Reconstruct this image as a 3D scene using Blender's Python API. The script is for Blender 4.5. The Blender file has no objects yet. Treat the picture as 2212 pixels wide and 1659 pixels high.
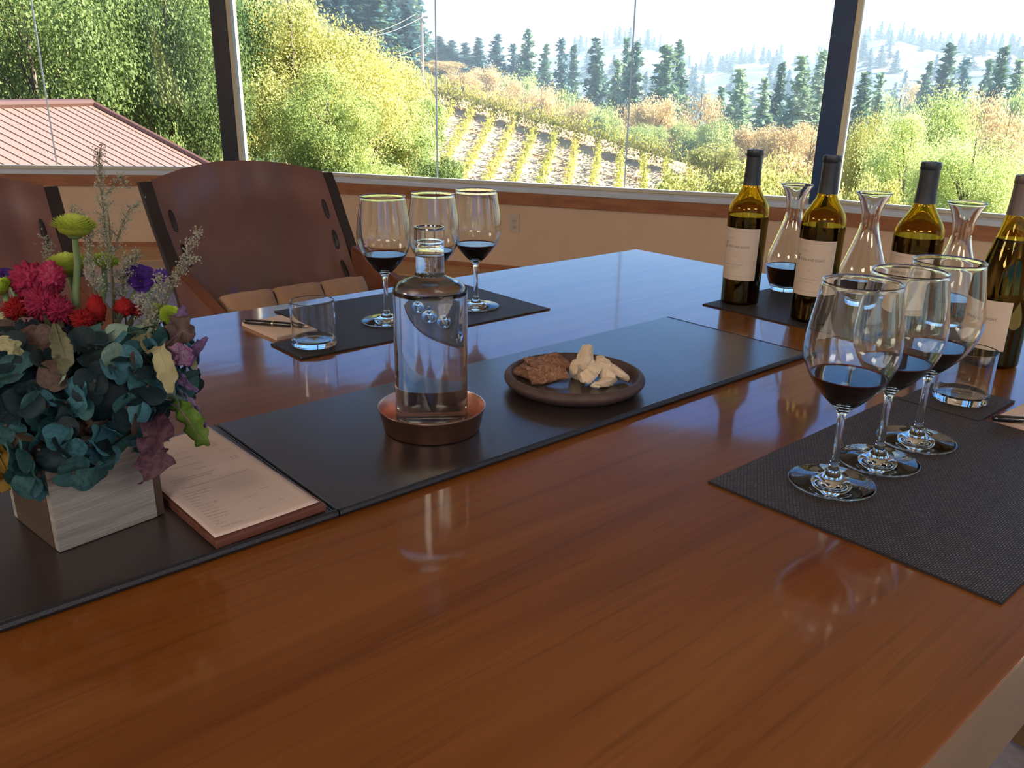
import bpy, bmesh, math, random
import numpy as np
from mathutils import Vector, Matrix, noise
random.seed(7); RNG = np.random.default_rng(7)
PI = math.pi
scene = bpy.context.scene
COL = scene.collection

# ------------------------------------------------------------------ camera, sky, sun, exposure
CAM = Vector((0, 0, 1.15)); FPX = 1811.0; PITCH = math.radians(19.2); ROLL = math.radians(1.05)
_f = Vector((0, math.cos(PITCH), -math.sin(PITCH))); _r = Vector((1, 0, 0)); _u = _r.cross(_f)
RT = math.cos(ROLL)*_r + math.sin(ROLL)*_u; UP = -math.sin(ROLL)*_r + math.cos(ROLL)*_u; FW = _f
cd = bpy.data.cameras.new('camera'); cam = bpy.data.objects.new('camera', cd); COL.objects.link(cam)
cam.matrix_world = Matrix(((RT.x, UP.x, -FW.x, CAM.x), (RT.y, UP.y, -FW.y, CAM.y), (RT.z, UP.z, -FW.z, CAM.z), (0, 0, 0, 1)))
cd.sensor_width = 36.0; cd.lens = 36.0*FPX/2212.0; cd.clip_start = 0.02; cd.clip_end = 3000
scene.camera = cam

world = bpy.data.worlds.new('world'); scene.world = world; world.use_nodes = True
wn = world.node_tree.nodes; wl = world.node_tree.links; wn.clear()
SUN_DIR = Vector((0.80, 0.10, 0.60)).normalized()
tcw = wn.new('ShaderNodeTexCoord'); sx = wn.new('ShaderNodeSeparateXYZ'); wl.new(tcw.outputs['Generated'], sx.inputs[0])
sky = wn.new('ShaderNodeValToRGB')               # clear afternoon sky: white haze at the horizon deepening to blue overhead
for k_, (p_, c_) in enumerate([(0.0, (0.50, 0.50, 0.48)), (0.48, (0.60, 0.62, 0.60)), (0.50, (0.74, 0.78, 0.76)), (0.53, (0.62, 0.73, 0.75)), (0.56, (0.42, 0.60, 0.76)), (0.59, (0.12, 0.39, 0.94)), (0.68, (0.05, 0.29, 0.98)), (1.0, (0.06, 0.19, 0.55))]):
    e_ = sky.color_ramp.elements; 
    if k_ >= 2: e_.new(p_)
    e_[k_].position = p_; e_[k_].color = (*c_, 1)
mz = wn.new('ShaderNodeMath'); mz.operation = 'MULTIPLY_ADD'; mz.inputs[1].default_value = 0.5; mz.inputs[2].default_value = 0.5; wl.new(sx.outputs['Z'], mz.inputs[0]); wl.new(mz.outputs[0], sky.inputs[0])
bg = wn.new('ShaderNodeBackground'); bg.inputs['Strength'].default_value = 1.0
wo = wn.new('ShaderNodeOutputWorld')
wl.new(sky.outputs[0], bg.inputs[0]); wl.new(bg.outputs[0], wo.inputs[0])
sd = bpy.data.lights.new('sun', 'SUN'); sd.energy = 16.5; sd.angle = 0.009; sd.color = (1.0, 0.93, 0.80)
sun = bpy.data.objects.new('sun', sd); COL.objects.link(sun)
sun.rotation_euler = (-SUN_DIR).to_track_quat('-Z', 'Y').to_euler()

scene.view_settings.view_transform = 'Standard'; scene.view_settings.look = 'None'
scene.view_settings.gamma = 1.0; scene.view_settings.use_curve_mapping = False
scene.view_settings.exposure = 0.6
cy = scene.cycles
cy.max_bounces = 12; cy.diffuse_bounces = 4; cy.glossy_bounces = 5; cy.transmission_bounces = 10; cy.transparent_max_bounces = 16
cy.volume_bounces = 0; cy.caustics_reflective = False; cy.caustics_refractive = True; cy.blur_glossy = 1.0
cy.sample_clamp_indirect = 4.0; cy.use_denoising = True; cy.use_adaptive_sampling = True; cy.adaptive_threshold = 0.02

HAZE = 0.0021; FILL_GLOW = 11.0                                   # glow of the unseen lamps added to fill the room
# ------------------------------------------------------------------ helpers
TA = math.radians(41.3); CA, SA = math.cos(TA), math.sin(TA)
ZT = 0.75                                    # table top
def ray(px, py):
    return RT*((px-1106)/FPX) - UP*((py-829.5)/FPX) + FW
def atz(px, py, z):
    d = ray(px, py); return CAM + d*((z-CAM.z)/d.z)
def atd(px, py, depth):                      # point at an optical depth
    return CAM + ray(px, py)*depth
def ath(px, py, dist):                       # point at a horizontal distance
    d = ray(px, py); return CAM + d*(dist/math.hypot(d.x, d.y))
def tp(x, y, z=ZT):                          # table frame -> world
    return Vector((x*CA-y*SA, x*SA+y*CA, z))
def w2t(p): return (p.x*CA+p.y*SA, -p.x*SA+p.y*CA)

ORD = ['first', 'second', 'third', 'fourth', 'fifth', 'sixth', 'seventh', 'eighth', 'ninth', 'tenth', 'eleventh', 'twelfth', 'thirteenth', 'fourteenth', 'fifteenth', 'sixteenth', 'seventeenth', 'eighteenth', 'nineteenth', 'twentieth', 'twenty-first', 'twenty-second']
def tag(o, label=None, cat=None, group=None, kind=None):
    if label: o['label'] = label
    if cat: o['category'] = cat
    if group: o['group'] = group
    if kind: o['kind'] = kind
    return o
def empty(name, loc=(0, 0, 0), rz=0.0, parent=None):
    o = bpy.data.objects.new(name, None); COL.objects.link(o); o.location = loc; o.rotation_euler = (0, 0, rz)
    o.empty_display_size = 0.05
    if parent: o.parent = parent
    return o
def link(name, me, m=None, parent=None, loc=None, rot=None):
    o = bpy.data.objects.new(name, me); COL.objects.link(o)
    if m is not None:
        if len(me.materials) == 0: me.materials.append(m)
        elif me.materials[0] is not m:
            o.material_slots[0].link = 'OBJECT'; o.material_slots[0].material = m
    if parent: o.parent = parent
    if loc is not None: o.location = loc
    if rot is not None: o.rotation_euler = rot
    return o
def mesh_of(bm, name='m', smooth=False, ang=None):
    me = bpy.data.meshes.new(name); bm.normal_update(); bm.to_mesh(me); bm.free()
    if smooth:
        me.polygons.foreach_set('use_smooth', [True]*len(me.polygons))
        if ang: me.set_sharp_from_angle(angle=math.radians(ang))
    return me
def obj(name, bm, m, parent=None, smooth=False, ang=None, loc=None, rot=None):
    return link(name, mesh_of(bm, name, smooth, ang), m, parent, loc, rot)
def copy_tree(o, parent=None):
    c = o.copy(); COL.objects.link(c)
    if parent: c.parent = parent
    for ch in list(o.children): copy_tree(ch, c)
    return c

def box(bm, x0, x1, y0, y1, z0, z1, bev=0.0, M=None):
    r = bmesh.ops.create_cube(bm, size=1.0)
    vs = r['verts']
    for v in vs:
        v.co = Vector(((x0+x1)/2+v.co.x*(x1-x0), (y0+y1)/2+v.co.y*(y1-y0), (z0+z1)/2+v.co.z*(z1-z0)))
    if bev:
        es = list({e for v in vs for e in v.link_edges})
        r2 = bmesh.ops.bevel(bm, geom=es, offset=bev, segments=2, affect='EDGES', profile=0.6)
        vs = list({v for f in r2['faces'] for v in f.verts} | {v for v in vs if v.is_valid})
    if M: 
        for v in vs: v.co = M @ v.co
    return vs
def hold(prof, d=0.0005):
    o = [prof[0]]
    for a, b in zip(prof, prof[1:]):
        L = math.hypot(b[0]-a[0], b[1]-a[1])
        if L > 4*d:
            o.append((a[0]+(b[0]-a[0])*d/L, a[1]+(b[1]-a[1])*d/L)); o.append((b[0]-(b[0]-a[0])*d/L, b[1]-(b[1]-a[1])*d/L))
        o.append(b)
    return o
def lathe(bm, prof, n=48, close=False, cx=0, cy_=0):
    rings = []
    for r, z in prof:
        if r < 1e-6: rings.append([bm.verts.new((cx, cy_, z))])
        else: rings.append([bm.verts.new((cx+r*math.cos(2*PI*i/n), cy_+r*math.sin(2*PI*i/n), z)) for i in range(n)])
    pairs = list(zip(rings, rings[1:]))
    if close: pairs.append((rings[-1], rings[0]))
    for a, b in pairs:
        for i in range(n):
            j = (i+1) % n
            try:
                if len(a) == 1 and len(b) == 1: continue
                if len(a) == 1: bm.faces.new((a[0], b[j], b[i]))
                elif len(b) == 1: bm.faces.new((a[i], a[j], b[0]))
                else: bm.faces.new((a[i], a[j], b[j], b[i]))
            except ValueError: pass
    bmesh.ops.recalc_face_normals(bm, faces=bm.faces)
def smooth_prof(pts, k=4):
    out = []
    for i in range(len(pts)-1):
        p0 = pts[max(i-1, 0)]; p1 = pts[i]; p2 = pts[i+1]; p3 = pts[min(i+2, len(pts)-1)]
        for s in range(k):
            t = s/k
            out.append(tuple(0.5*((2*p1[a])+(-p0[a]+p2[a])*t+(2*p0[a]-5*p1[a]+4*p2[a]-p3[a])*t*t+(-p0[a]+3*p1[a]-3*p2[a]+p3[a])*t**3) for a in (0, 1)))
    out.append(pts[-1]); return [(max(r, 0), z) for r, z in out]
def tube(bm, pts, rad, n=8, cap=True):
    pts = [Vector(p) for p in pts]; rings = []
    if not hasattr(rad, '__len__'): rad = [rad]*len(pts)
    t0 = (pts[1]-pts[0]).normalized(); nrm = t0.orthogonal().normalized()
    for i, p in enumerate(pts):
        t = (pts[min(i+1, len(pts)-1)]-pts[max(i-1, 0)]).normalized()
        nrm = (nrm - t*nrm.dot(t)).normalized(); b = t.cross(nrm)
        rings.append([bm.verts.new(p+(nrm*math.cos(2*PI*k/n)+b*math.sin(2*PI*k/n))*rad[i]) for k in range(n)])
    for a, b in zip(rings, rings[1:]):
        for k in range(n): bm.faces.new((a[k], a[(k+1) % n], b[(k+1) % n], b[k]))
    if cap and n > 2: bm.faces.new(rings[0][::-1]); bm.faces.new(rings[-1])
def prism(bm, pts, z0, z1):
    a = [bm.verts.new((p[0], p[1], z0)) for p in pts]; b = [bm.verts.new((p[0], p[1], z1)) for p in pts]
    n = len(pts); bm.faces.new(a[::-1]); bm.faces.new(b)
    for i in range(n): bm.faces.new((a[i], a[(i+1) % n], b[(i+1) % n], b[i]))
    bmesh.ops.recalc_face_normals(bm, faces=bm.faces)
def sheet(bm, fn, nu, nv, thick=0.0):
    """grid surface fn(u,v)->Vector, optionally with thickness along the normal"""
    P = [[Vector(fn(i/nu, j/nv)) for j in range(nv+1)] for i in range(nu+1)]
    def nrm(i, j):
        a = P[min(i+1, nu)][j]-P[max(i-1, 0)][j]; b = P[i][min(j+1, nv)]-P[i][max(j-1, 0)]
        c = a.cross(b); return c.normalized() if c.length > 1e-12 else Vector((0, 0, 1))
    if not thick:
        V = [[bm.verts.new(P[i][j]) for j in range(nv+1)] for i in range(nu+1)]
        for i in range(nu):
            for j in range(nv): bm.faces.new((V[i][j], V[i+1][j], V[i+1][j+1], V[i][j+1]))
        return
    T = [[bm.verts.new(P[i][j]+nrm(i, j)*thick/2) for j in range(nv+1)] for i in range(nu+1)]
    B = [[bm.verts.new(P[i][j]-nrm(i, j)*thick/2) for j in range(nv+1)] for i in range(nu+1)]
    for i in range(nu):
        for j in range(nv):
            bm.faces.new((T[i][j], T[i+1][j], T[i+1][j+1], T[i][j+1])); bm.faces.new((B[i][j], B[i][j+1], B[i+1][j+1], B[i+1][j]))
    for i in range(nu):
        bm.faces.new((T[i][0], B[i][0], B[i+1][0], T[i+1][0])); bm.faces.new((T[i][nv], T[i+1][nv], B[i+1][nv], B[i][nv]))
    for j in range(nv):
        bm.faces.new((T[0][j], T[0][j+1], B[0][j+1], B[0][j])); bm.faces.new((T[nu][j], B[nu][j], B[nu][j+1], T[nu][j+1]))

# ------------------------------------------------------------------ materials
def newmat(name):
    m = bpy.data.materials.new(name); m.use_nodes = True; return m, m.node_tree.nodes, m.node_tree.links
def ramp(n, l, src, stops):
    r = n.new('ShaderNodeValToRGB'); e = r.color_ramp.elements
    while len(e) < len(stops): e.new(0.5)
    for k, (p, c) in enumerate(stops): e[k].position = p; e[k].color = (*c, 1)
    l.new(src, r.inputs[0]); return r.outputs[0]
def noise_node(n, l, scale, detail=4, rough=0.5, vec=None, coord='Object', stretch=None, dist=0.0):
    tc = n.new('ShaderNodeTexCoord'); src = tc.outputs[coord] if vec is None else vec
    if stretch:
        mp = n.new('ShaderNodeMapping'); mp.inputs['Scale'].default_value = stretch; l.new(src, mp.inputs[0]); src = mp.outputs[0]
    t = n.new('ShaderNodeTexNoise'); t.inputs['Scale'].default_value = scale; t.inputs['Detail'].default_value = detail
    t.inputs['Roughness'].default_value = rough; t.inputs['Distortion'].default_value = dist
    l.new(src, t.inputs['Vector']); return t.outputs['Fac']
def pbr(name, c1, c2=None, scale=8, rough=0.5, metal=0.0, spec=0.5, bump=0.0, bscale=80, coat=0.0, coatr=0.1, stretch=None,
        detail=4, sheen=0.0, mid=(0.35, 0.65), r2=None, dist=0.0, bstretch=None):
    m, n, l = newmat(name); b = n['Principled BSDF']
    b.inputs['Base Color'].default_value = (*c1, 1); b.inputs['Roughness'].default_value = rough; b.inputs['Metallic'].default_value = metal
    b.inputs['Specular IOR Level'].default_value = spec; b.inputs['Coat Weight'].default_value = coat; b.inputs['Coat Roughness'].default_value = coatr
    b.inputs['Sheen Weight'].default_value = sheen
    if c2 is not None:
        f = noise_node(n, l, scale, detail, 0.55, stretch=stretch, dist=dist)
        l.new(ramp(n, l, f, [(mid[0], c1), (mid[1], c2)]), b.inputs['Base Color'])
        if r2 is not None:
            mr = n.new('ShaderNodeMapRange'); mr.inputs[1].default_value = 0.3; mr.inputs[2].default_value = 0.7
            mr.inputs[3].default_value = rough; mr.inputs[4].default_value = r2; l.new(f, mr.inputs[0]); l.new(mr.outputs[0], b.inputs['Roughness'])
    if bump:
        f2 = noise_node(n, l, bscale, 3, 0.6, stretch=bstretch)
        bp = n.new('ShaderNodeBump'); bp.inputs['Strength'].default_value = bump; bp.inputs['Distance'].default_value = 0.002
        l.new(f2, bp.inputs['Height']); l.new(bp.outputs[0], b.inputs['Normal'])
    return m
def glass(name, col=(1, 1, 1), ior=1.5, rough=0.0):
    m, n, l = newmat(name); n.remove(n['Principled BSDF'])
    g = n.new('ShaderNodeBsdfGlass'); g.inputs['Color'].default_value = (*col, 1); g.inputs['IOR'].default_value = ior; g.inputs['Roughness'].default_value = rough
    l.new(g.outputs[0], n['Material Output'].inputs[0]); return m
def pane_glass(name):
    m, n, l = newmat(name); n.remove(n['Principled BSDF'])
    t = n.new('ShaderNodeBsdfTransparent'); t.inputs[0].default_value = (0.97, 0.985, 0.98, 1)
    g = n.new('ShaderNodeBsdfGlossy'); g.inputs['Roughness'].default_value = 0.0
    fr = n.new('ShaderNodeFresnel'); fr.inputs[0].default_value = 1.25
    mx = n.new('ShaderNodeMixShader'); l.new(fr.outputs[0], mx.inputs[0]); l.new(t.outputs[0], mx.inputs[1]); l.new(g.outputs[0], mx.inputs[2])
    l.new(mx.outputs[0], n['Material Output'].inputs[0]); return m
def leafmat(name, c1, c2, c3=None, transl=0.45, rough=0.6, rand=0.25):
    m, n, l = newmat(name); b = n['Principled BSDF']; b.inputs['Roughness'].default_value = rough; b.inputs['Specular IOR Level'].default_value = 0.25
    f = noise_node(n, l, 5.0, 5, 0.75, coord='Generated')
    oi = n.new('ShaderNodeObjectInfo'); ad = n.new('ShaderNodeMath'); ad.operation = 'MULTIPLY_ADD'; ad.inputs[1].default_value = rand; ad.inputs[2].default_value = 0
    l.new(oi.outputs['Random'], ad.inputs[0]); a2 = n.new('ShaderNodeMath'); a2.operation = 'ADD'; l.new(ad.outputs[0], a2.inputs[0]); l.new(f, a2.inputs[1])
    a3 = n.new('ShaderNodeMath'); a3.operation = 'SUBTRACT'; a3.inputs[1].default_value = rand/2; l.new(a2.outputs[0], a3.inputs[0])
    st = [(0.3, c1), (0.55, c2)] + ([(0.72, c3)] if c3 else [])
    c = ramp(n, l, a3.outputs[0], st); l.new(c, b.inputs['Base Color'])
    t = n.new('ShaderNodeBsdfTranslucent'); l.new(c, t.inputs[0])
    mx = n.new('ShaderNodeMixShader'); mx.inputs[0].default_value = transl
    l.new(b.outputs[0], mx.inputs[1]); l.new(t.outputs[0], mx.inputs[2]); l.new(mx.outputs[0], n['Material Output'].inputs[0]); return m

# ------------------------------------------------------------------ room
M_wall = pbr('cream_plaster', (0.74, 0.57, 0.42), (0.78, 0.60, 0.45), 6, 0.85, bump=0.15, bscale=160, spec=0.2)
M_ceil = pbr('ceiling_paint', (0.55, 0.47, 0.38), (0.58, 0.50, 0.41), 4, 0.9, spec=0.1)
M_carpet = pbr('grey_carpet', (0.30, 0.27, 0.27), (0.36, 0.33, 0.33), 60, 0.95, bump=0.6, bscale=400, spec=0.1)
M_floorwood = pbr('border_wood', (0.50, 0.30, 0.15), (0.62, 0.40, 0.22), 3, 0.4, stretch=(1, 8, 1), spec=0.4)
M_trim = pbr('trim_wood', (0.30, 0.12, 0.055), (0.42, 0.18, 0.085), 6, 0.38, stretch=(1, 1, 6), spec=0.5)
M_sill = pbr('sill_sky_tint', (0.66, 0.78, 0.92), None, rough=0.12, spec=0.8, coat=1.0, coatr=0.05)  # blue of the reflected sky is put into the sill colour
M_post = pbr('post_dark', (0.006, 0.020, 0.045), (0.009, 0.026, 0.058), 10, 0.35, spec=0.5)
M_post_flare = pbr('post_flare_blue', (0.010, 0.05, 0.16), (0.014, 0.06, 0.19), 10, 0.35, spec=0.5)  # blue veil of lens flare is put into this post colour
M_frame = pbr('frame_cream', (0.75, 0.70, 0.55), None, rough=0.4)
M_pane = pane_glass('window_glass')
M_joint = leafmat('clear_silicone', (0.86, 0.88, 0.86), (0.9, 0.9, 0.9), None, 0.7, 0.3, 0.0)
M_white = pbr('outlet_plastic', (0.62, 0.55, 0.47), None, rough=0.35)
M_dark = pbr('dark_slot', (0.02, 0.02, 0.02), None, rough=0.6)

ZS = 0.56; ZH = 2.58; ZC = 2.80
Aw = Vector((-2.12, 6.53)); Bw = Vector((1.86, 5.165)); Cw = Vector((3.95, 3.55)); Dw = Vector((5.1, 1.3)); Lw = Vector((-6.2, 6.15))
Ew = Vector((5.1, -3.6)); Fw = Vector((-6.2, -3.6))
def wall_mat(p, q):
    """local frame: x along wall from p to q, y = inward, z up"""
    d = (q-p).normalized(); ang = math.atan2(d.y, d.x); return Matrix.Translation((p.x, p.y, 0)) @ Matrix.Rotation(ang, 4, 'Z'), (q-p).length
def xf(bm, M):
    for v in bm.verts: v.co = M @ v.co
def struct(name, bm, m, parent=None, smooth=False):
    o = obj(name, bm, m, parent, smooth)
    if not parent: o['kind'] = 'structure'
    return o
# p->q runs left to right seen from inside, so inward is -y
def window_wall(side, p, q, joints, wn_):
    M, L = wall_mat(p, q)
    bm = bmesh.new(); box(bm, 0, L, -0.13, 0.10, -0.02, ZS-0.035); xf(bm, M); w = struct('wall_'+side, bm, M_wall)
    bm = bmesh.new(); box(bm, 0, L, -0.13, 0.10, ZH, ZC); xf(bm, M); struct('wall_'+side+'_header', bm, M_wall)
    # sill board and wooden apron
    bm = bmesh.new(); box(bm, 0, L, -0.165, 0.08, ZS-0.035, ZS-0.008, 0.004); xf(bm, M); struct('trim_%d' % (wn_*3), bm, M_sill)
    bm = bmesh.new(); box(bm, 0, L, -0.158, -0.131, ZS-0.115, ZS-0.036, 0.003); xf(bm, M); struct('trim_%d' % (wn_*3+1), bm, M_trim)
    bm = bmesh.new(); box(bm, 0, L, -0.145, -0.131, 0.0, 0.03, 0.002); xf(bm, M); struct('baseboard_'+side, bm, M_trim)
    # window: frame rails with panes and clear joints
    bm = bmesh.new(); box(bm, 0, L, -0.012, 0.05, ZS-0.008, ZS+0.012, 0.003); box(bm, 0, L, -0.02, 0.06, ZH-0.03, ZH, 0.003); xf(bm, M)
    win = struct('window_%d' % wn_, bm, M_frame)
    xs = [0]+joints+[L]
    for a, b in zip(xs, xs[1:]):
        bm = bmesh.new(); box(bm, a+0.002, b-0.002, 0.016, 0.024, ZS+0.010, ZH-0.025); xf(bm, M); struct('pane', bm, M_pane, win)
    for a in joints:
        bm = bmesh.new(); bm.faces.new([bm.verts.new(v_) for v_ in ((a-.005, .012, ZS+.02), (a+.005, .012, ZS+.02), (a+.005, .012, ZH-.025), (a-.005, .012, ZH-.025))]); xf(bm, M); struct('glazing_joint', bm, M_joint, win)
    return M, L
def along(p, q, px, py):                      # where a pixel's ray meets the window line (plan), metres from p
    d = ray(px, py); n = Vector((-(q-p).y, (q-p).x)); t = (p.dot(n))/(d.x*n.x+d.y*n.y)
    return (Vector((d.x*t, d.y*t))-p).dot((q-p).normalized())
window_wall('left', Lw, Aw, [along(Lw, Aw, 121, 356)-1.7, along(Lw, Aw, 121, 356)], 1)
window_wall('back', Aw, Bw, [along(Aw, Bw, 943, 380), along(Aw, Bw, 1348, 400)], 2)
window_wall('right', Bw, Cw, [1.45], 3)
window_wall('far_right', Cw, Dw, [1.25], 4)
# corner posts
for k, (c, a0, a1) in enumerate([(Aw, Lw, Bw), (Bw, Aw, Cw), (Cw, Bw, Dw), (Dw, Cw, Ew)]):
    u = ((c-a0).normalized()+(a1-c).normalized()).normalized(); ang = math.atan2(u.y, u.x)
    M = Matrix.Translation((c.x, c.y, 0)) @ Matrix.Rotation(ang, 4, 'Z')
    bm = bmesh.new(); box(bm, -0.075, 0.045, -0.05, 0.06, ZS-0.008, ZH+0.05, 0.004); xf(bm, M); p = struct('window_%d' % (k+5), bm, M_post if k == 0 else M_post_flare)
    bm = bmesh.new(); box(bm, 0.046, 0.078, -0.045, 0.055, ZS-0.008, ZH+0.05, 0.003); xf(bm, M); struct('sunlit_strip', bm, M_frame, p)  # cream strip stands in for the sunlit side of the post
# solid walls behind and beside the camera, with a tall opening on the right-rear
def solid(side, p, q):
    M, L = wall_mat(p, q); bm = bmesh.new(); box(bm, 0, L, 0, 0.15, -0.02, ZC); xf(bm, M); struct('wall_'+side, bm, M_wall)
E1 = Vector((5.1, 0.3)); E2 = Vector((5.1, -2.4))
solid('right_side', Dw, E1); solid('rear_right', E2, Ew); solid('left_side', Fw, Lw)
M, L = wall_mat(E1, E2)
bm = bmesh.new(); box(bm, 0, L, 0, 0.15, -0.02, 0.3); box(bm, 0, L, 0, 0.15, ZH, ZC); xf(bm, M); struct('wall_side_window', bm, M_wall)
bm = bmesh.new()
for a in (0, L/2-0.03, L-0.06): box(bm, a, a+0.06, 0.03, 0.1, 0.3, ZH)
xf(bm, M); w9 = struct('window_9', bm, M_post)
for a in (0.06, L/2+0.03):
    bm = bmesh.new(); box(bm, a, a+L/2-0.1, 0.06, 0.066, 0.3, ZH); xf(bm, M); struct('pane', bm, M_pane, w9)
for wk, (p_, q_, nm) in enumerate([(Ew, Fw, 'rear')]):
    M, L = wall_mat(p_, q_); bm = bmesh.new(); box(bm, 0, L, 0, 0.15, -0.02, 0.8); box(bm, 0, L, 0, 0.15, 2.5, ZC)
    cuts = [0, 1.2, 3.7, 4.3, 6.9, 7.5, 10.0, L]
    for i in range(0, 8, 2): box(bm, cuts[i], cuts[i+1], 0, 0.15, 0.8, 2.5)
    xf(bm, M); struct('wall_'+nm, bm, M_wall); bm = bmesh.new()
    for i in (1, 3, 5):
        a, b_ = cuts[i], cuts[i+1]
        for c_ in (a, (a+b_)/2-.03, b_-.06): box(bm, c_, c_+.06, 0.04, 0.10, 0.8, 2.5)
    xf(bm, M); wr = struct('window_10', bm, M_post)  # unseen rear windows added to let in fill daylight
    for i in (1, 3, 5):
        bm = bmesh.new(); box(bm, cuts[i]+.06, cuts[i+1]-.06, 0.065, 0.071, 0.8, 2.5); xf(bm, M); struct('pane', bm, M_pane, wr)
M_fill = pbr('fill_lamp_diffuser', (0.9, 0.85, 0.75), None, rough=0.6)  # unseen ceiling panels added to brighten the interior
sb = M_fill.node_tree.nodes['Principled BSDF']; sb.inputs['Emission Color'].default_value = (1.0, 0.86, 0.70, 1); sb.inputs['Emission Strength'].default_value = FILL_GLOW
for k, (lx, ly) in enumerate([(-3.8, -2.7), (-0.8, -2.7), (2.4, -2.7), (-4.8, 0.6)]):
    o = empty('fill_lamp', (lx, ly, ZC)); tag(o, ['unseen fill lamp added on the ceiling at the rear left', 'unseen fill lamp added on the ceiling at the rear middle', 'unseen fill lamp added on the ceiling at the rear right', 'unseen fill lamp added over the left side of the room'][k], 'lamp', 'added ceiling fill lamps')
    bm = bmesh.new(); box(bm, -0.62, 0.62, -0.62, 0.62, -0.05, -0.001, 0.004); obj('housing', bm, M_frame, o)
    bm = bmesh.new(); box(bm, -0.58, 0.58, -0.58, 0.58, -0.06, -0.0505); obj('diffuser', bm, M_fill, o)
room_pts = [Lw, Aw, Bw, Cw, Dw, Ew, Fw]
out = [Vector((-6.6, 6.6)), Vector((-2.1, 6.95)), Vector((2.1, 5.5)), Vector((4.4, 3.75)), Vector((5.5, 1.4)), Vector((5.5, -4.0)), Vector((-6.6, -4.0))]  # unseen overhang past the walls, sized for where the sun reaches
bm = bmesh.new(); prism(bm, out, ZC, ZC+0.2); struct('ceiling', bm, M_ceil)
bm = bmesh.new(); prism(bm, room_pts, -0.25, -0.012); struct('floor', bm, M_carpet)
# light wood border of the floor along the windows, built as boards
border = []
for k, (p, q, n_in, s, e) in enumerate([(Lw, Aw, 1.25, 0, 0), (Aw, Bw, 0.42, 0, 0), (Bw, Cw, 0.42, 0, 0), (Cw, Dw, 0.42, 0, 0)]):
    M, L = wall_mat(p, q); nb = 3 if n_in > 1 else 1
    for j in range(nb):
        y1 = -0.131-j*(n_in/nb); y0 = y1-n_in/nb+0.003
        bm = bmesh.new(); box(bm, 0 if k == 0 else 0.05, L-0.05, y0, y1, -0.011, 0.0+0.0004*k, 0.001); xf(bm, M); struct('trim_%d' % (20+k*4+j), bm, M_floorwood)
# wall outlet below the window
M, L = wall_mat(Aw, Bw)
xo = along(Aw-Vector((0, 0.14)), Bw-Vector((0, 0.14)), 1125, 490)
ot = empty('wall_outlet', M @ Vector((xo, -0.131, 0.315))); ot.rotation_euler = (0, 0, M.to_euler().z)
tag(ot, 'cream double power outlet on the wall under the window', 'outlet')
bm = bmesh.new(); box(bm, -0.036, 0.036, -0.006, 0, -0.058, 0.058, 0.002); obj('cover_plate', bm, M_white, ot)
for zz in (-0.02, 0.02):
    bm = bmesh.new(); box(bm, -0.016, 0.016, -0.0085, -0.005, zz-0.014, zz+0.014, 0.003); s = obj('socket', bm, M_white, ot)
    bm = bmesh.new(); box(bm, -0.008, -0.005, -0.0092, -0.008, zz-0.004, zz+0.006); box(bm, 0.005, 0.008, -0.0092, -0.008, zz-0.003, zz+0.006)
    box(bm, -0.002, 0.002, -0.0092, -0.008, zz-0.011, zz-0.007); obj('slot', bm, M_dark, s)

# ------------------------------------------------------------------ outside: ground
def ss(a, b, x):
    t = min(max((x-a)/(b-a), 0), 1); return t*t*(3-2*t)
_g = ray(1432, -447); rowdir = Vector((_g.x, _g.y)).normalized(); _gs = _g.z/math.hypot(_g.x, _g.y)
V1 = ath(1160, 400, 74.0); V3 = ath(1385, 326, 86.0)
vn = Vector((rowdir.x, rowdir.y, _gs)).cross(V3-V1); vn = vn if vn.z > 0 else -vn
def vray(px, py):
    d = ray(px, py); return CAM + d*((V1-CAM).dot(vn)/d.dot(vn))
V2 = vray(930, 206); V4 = vray(1440, 349); 
def vplane(x, y): return V1.z-(vn.x*(x-V1.x)+vn.y*(y-V1.y))/vn.z
CR0 = Vector((V2.x, V2.y)); CR1 = Vector((V4.x, V4.y)); cn = Vector(((CR1-CR0).y, -(CR1-CR0).x)).normalized()
if cn.dot(CR0) < 0: cn = -cn                    # points away from the viewer, across the crest
LX = Vector((V2.x, V2.y))
def terrain(x, y):
    r = math.hypot(x, y); az = math.degrees(math.atan2(x, y))
    near = -3.6
    left = -3.0 + ss(45, 190, r)*(30*ss(-4, -16, az)+9*ss(4, -6, az))
    valley = -3.6 - 7*ss(20, 60, r)-5*ss(60, 130, r) + 12*ss(130, 200, r) + 26*ss(190, 420, r)*(0.82+0.20*math.sin(az*0.33+0.2)+0.09*math.sin(az*0.9+1.0))
    k = ss(-6, 6, az); z = left*(1-k)+valley*k
    # vineyard mound
    c = (Vector((x, y))-CR0).dot(cn)
    vp = vplane(x, y) if c <= 0 else vplane(x-cn.x*c, y-cn.y*c) - 0.012*c*c
    lat = (Vector((x, y))-Vector((V1.x, V1.y))).dot(Vector((rowdir.y, -rowdir.x)))
    vp = max(vp, -14)
    m = ss(-26, -14, lat)*(1-ss(24, 44, lat))*(1-ss(5, 40, c))*ss(48, 62, r)
    z = z*(1-m)+vp*m
    z += 0.25*noise.noise(Vector((x*0.08, y*0.08, 0)))*ss(20, 60, r)
    return z if r > 9 else min(z, -3.6)
M_soil, n, l = newmat('vineyard_soil'); b = n['Principled BSDF']; b.inputs['Roughness'].default_value = 0.95; b.inputs['Specular IOR Level'].default_value = 0.1
f = noise_node(n, l, 0.35, 6, 0.7)
l.new(ramp(n, l, f, [(0.35, (0.34, 0.22, 0.12)), (0.5, (0.55, 0.40, 0.27)), (0.65, (0.50, 0.40, 0.22))]), b.inputs['Base Color'])
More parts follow.
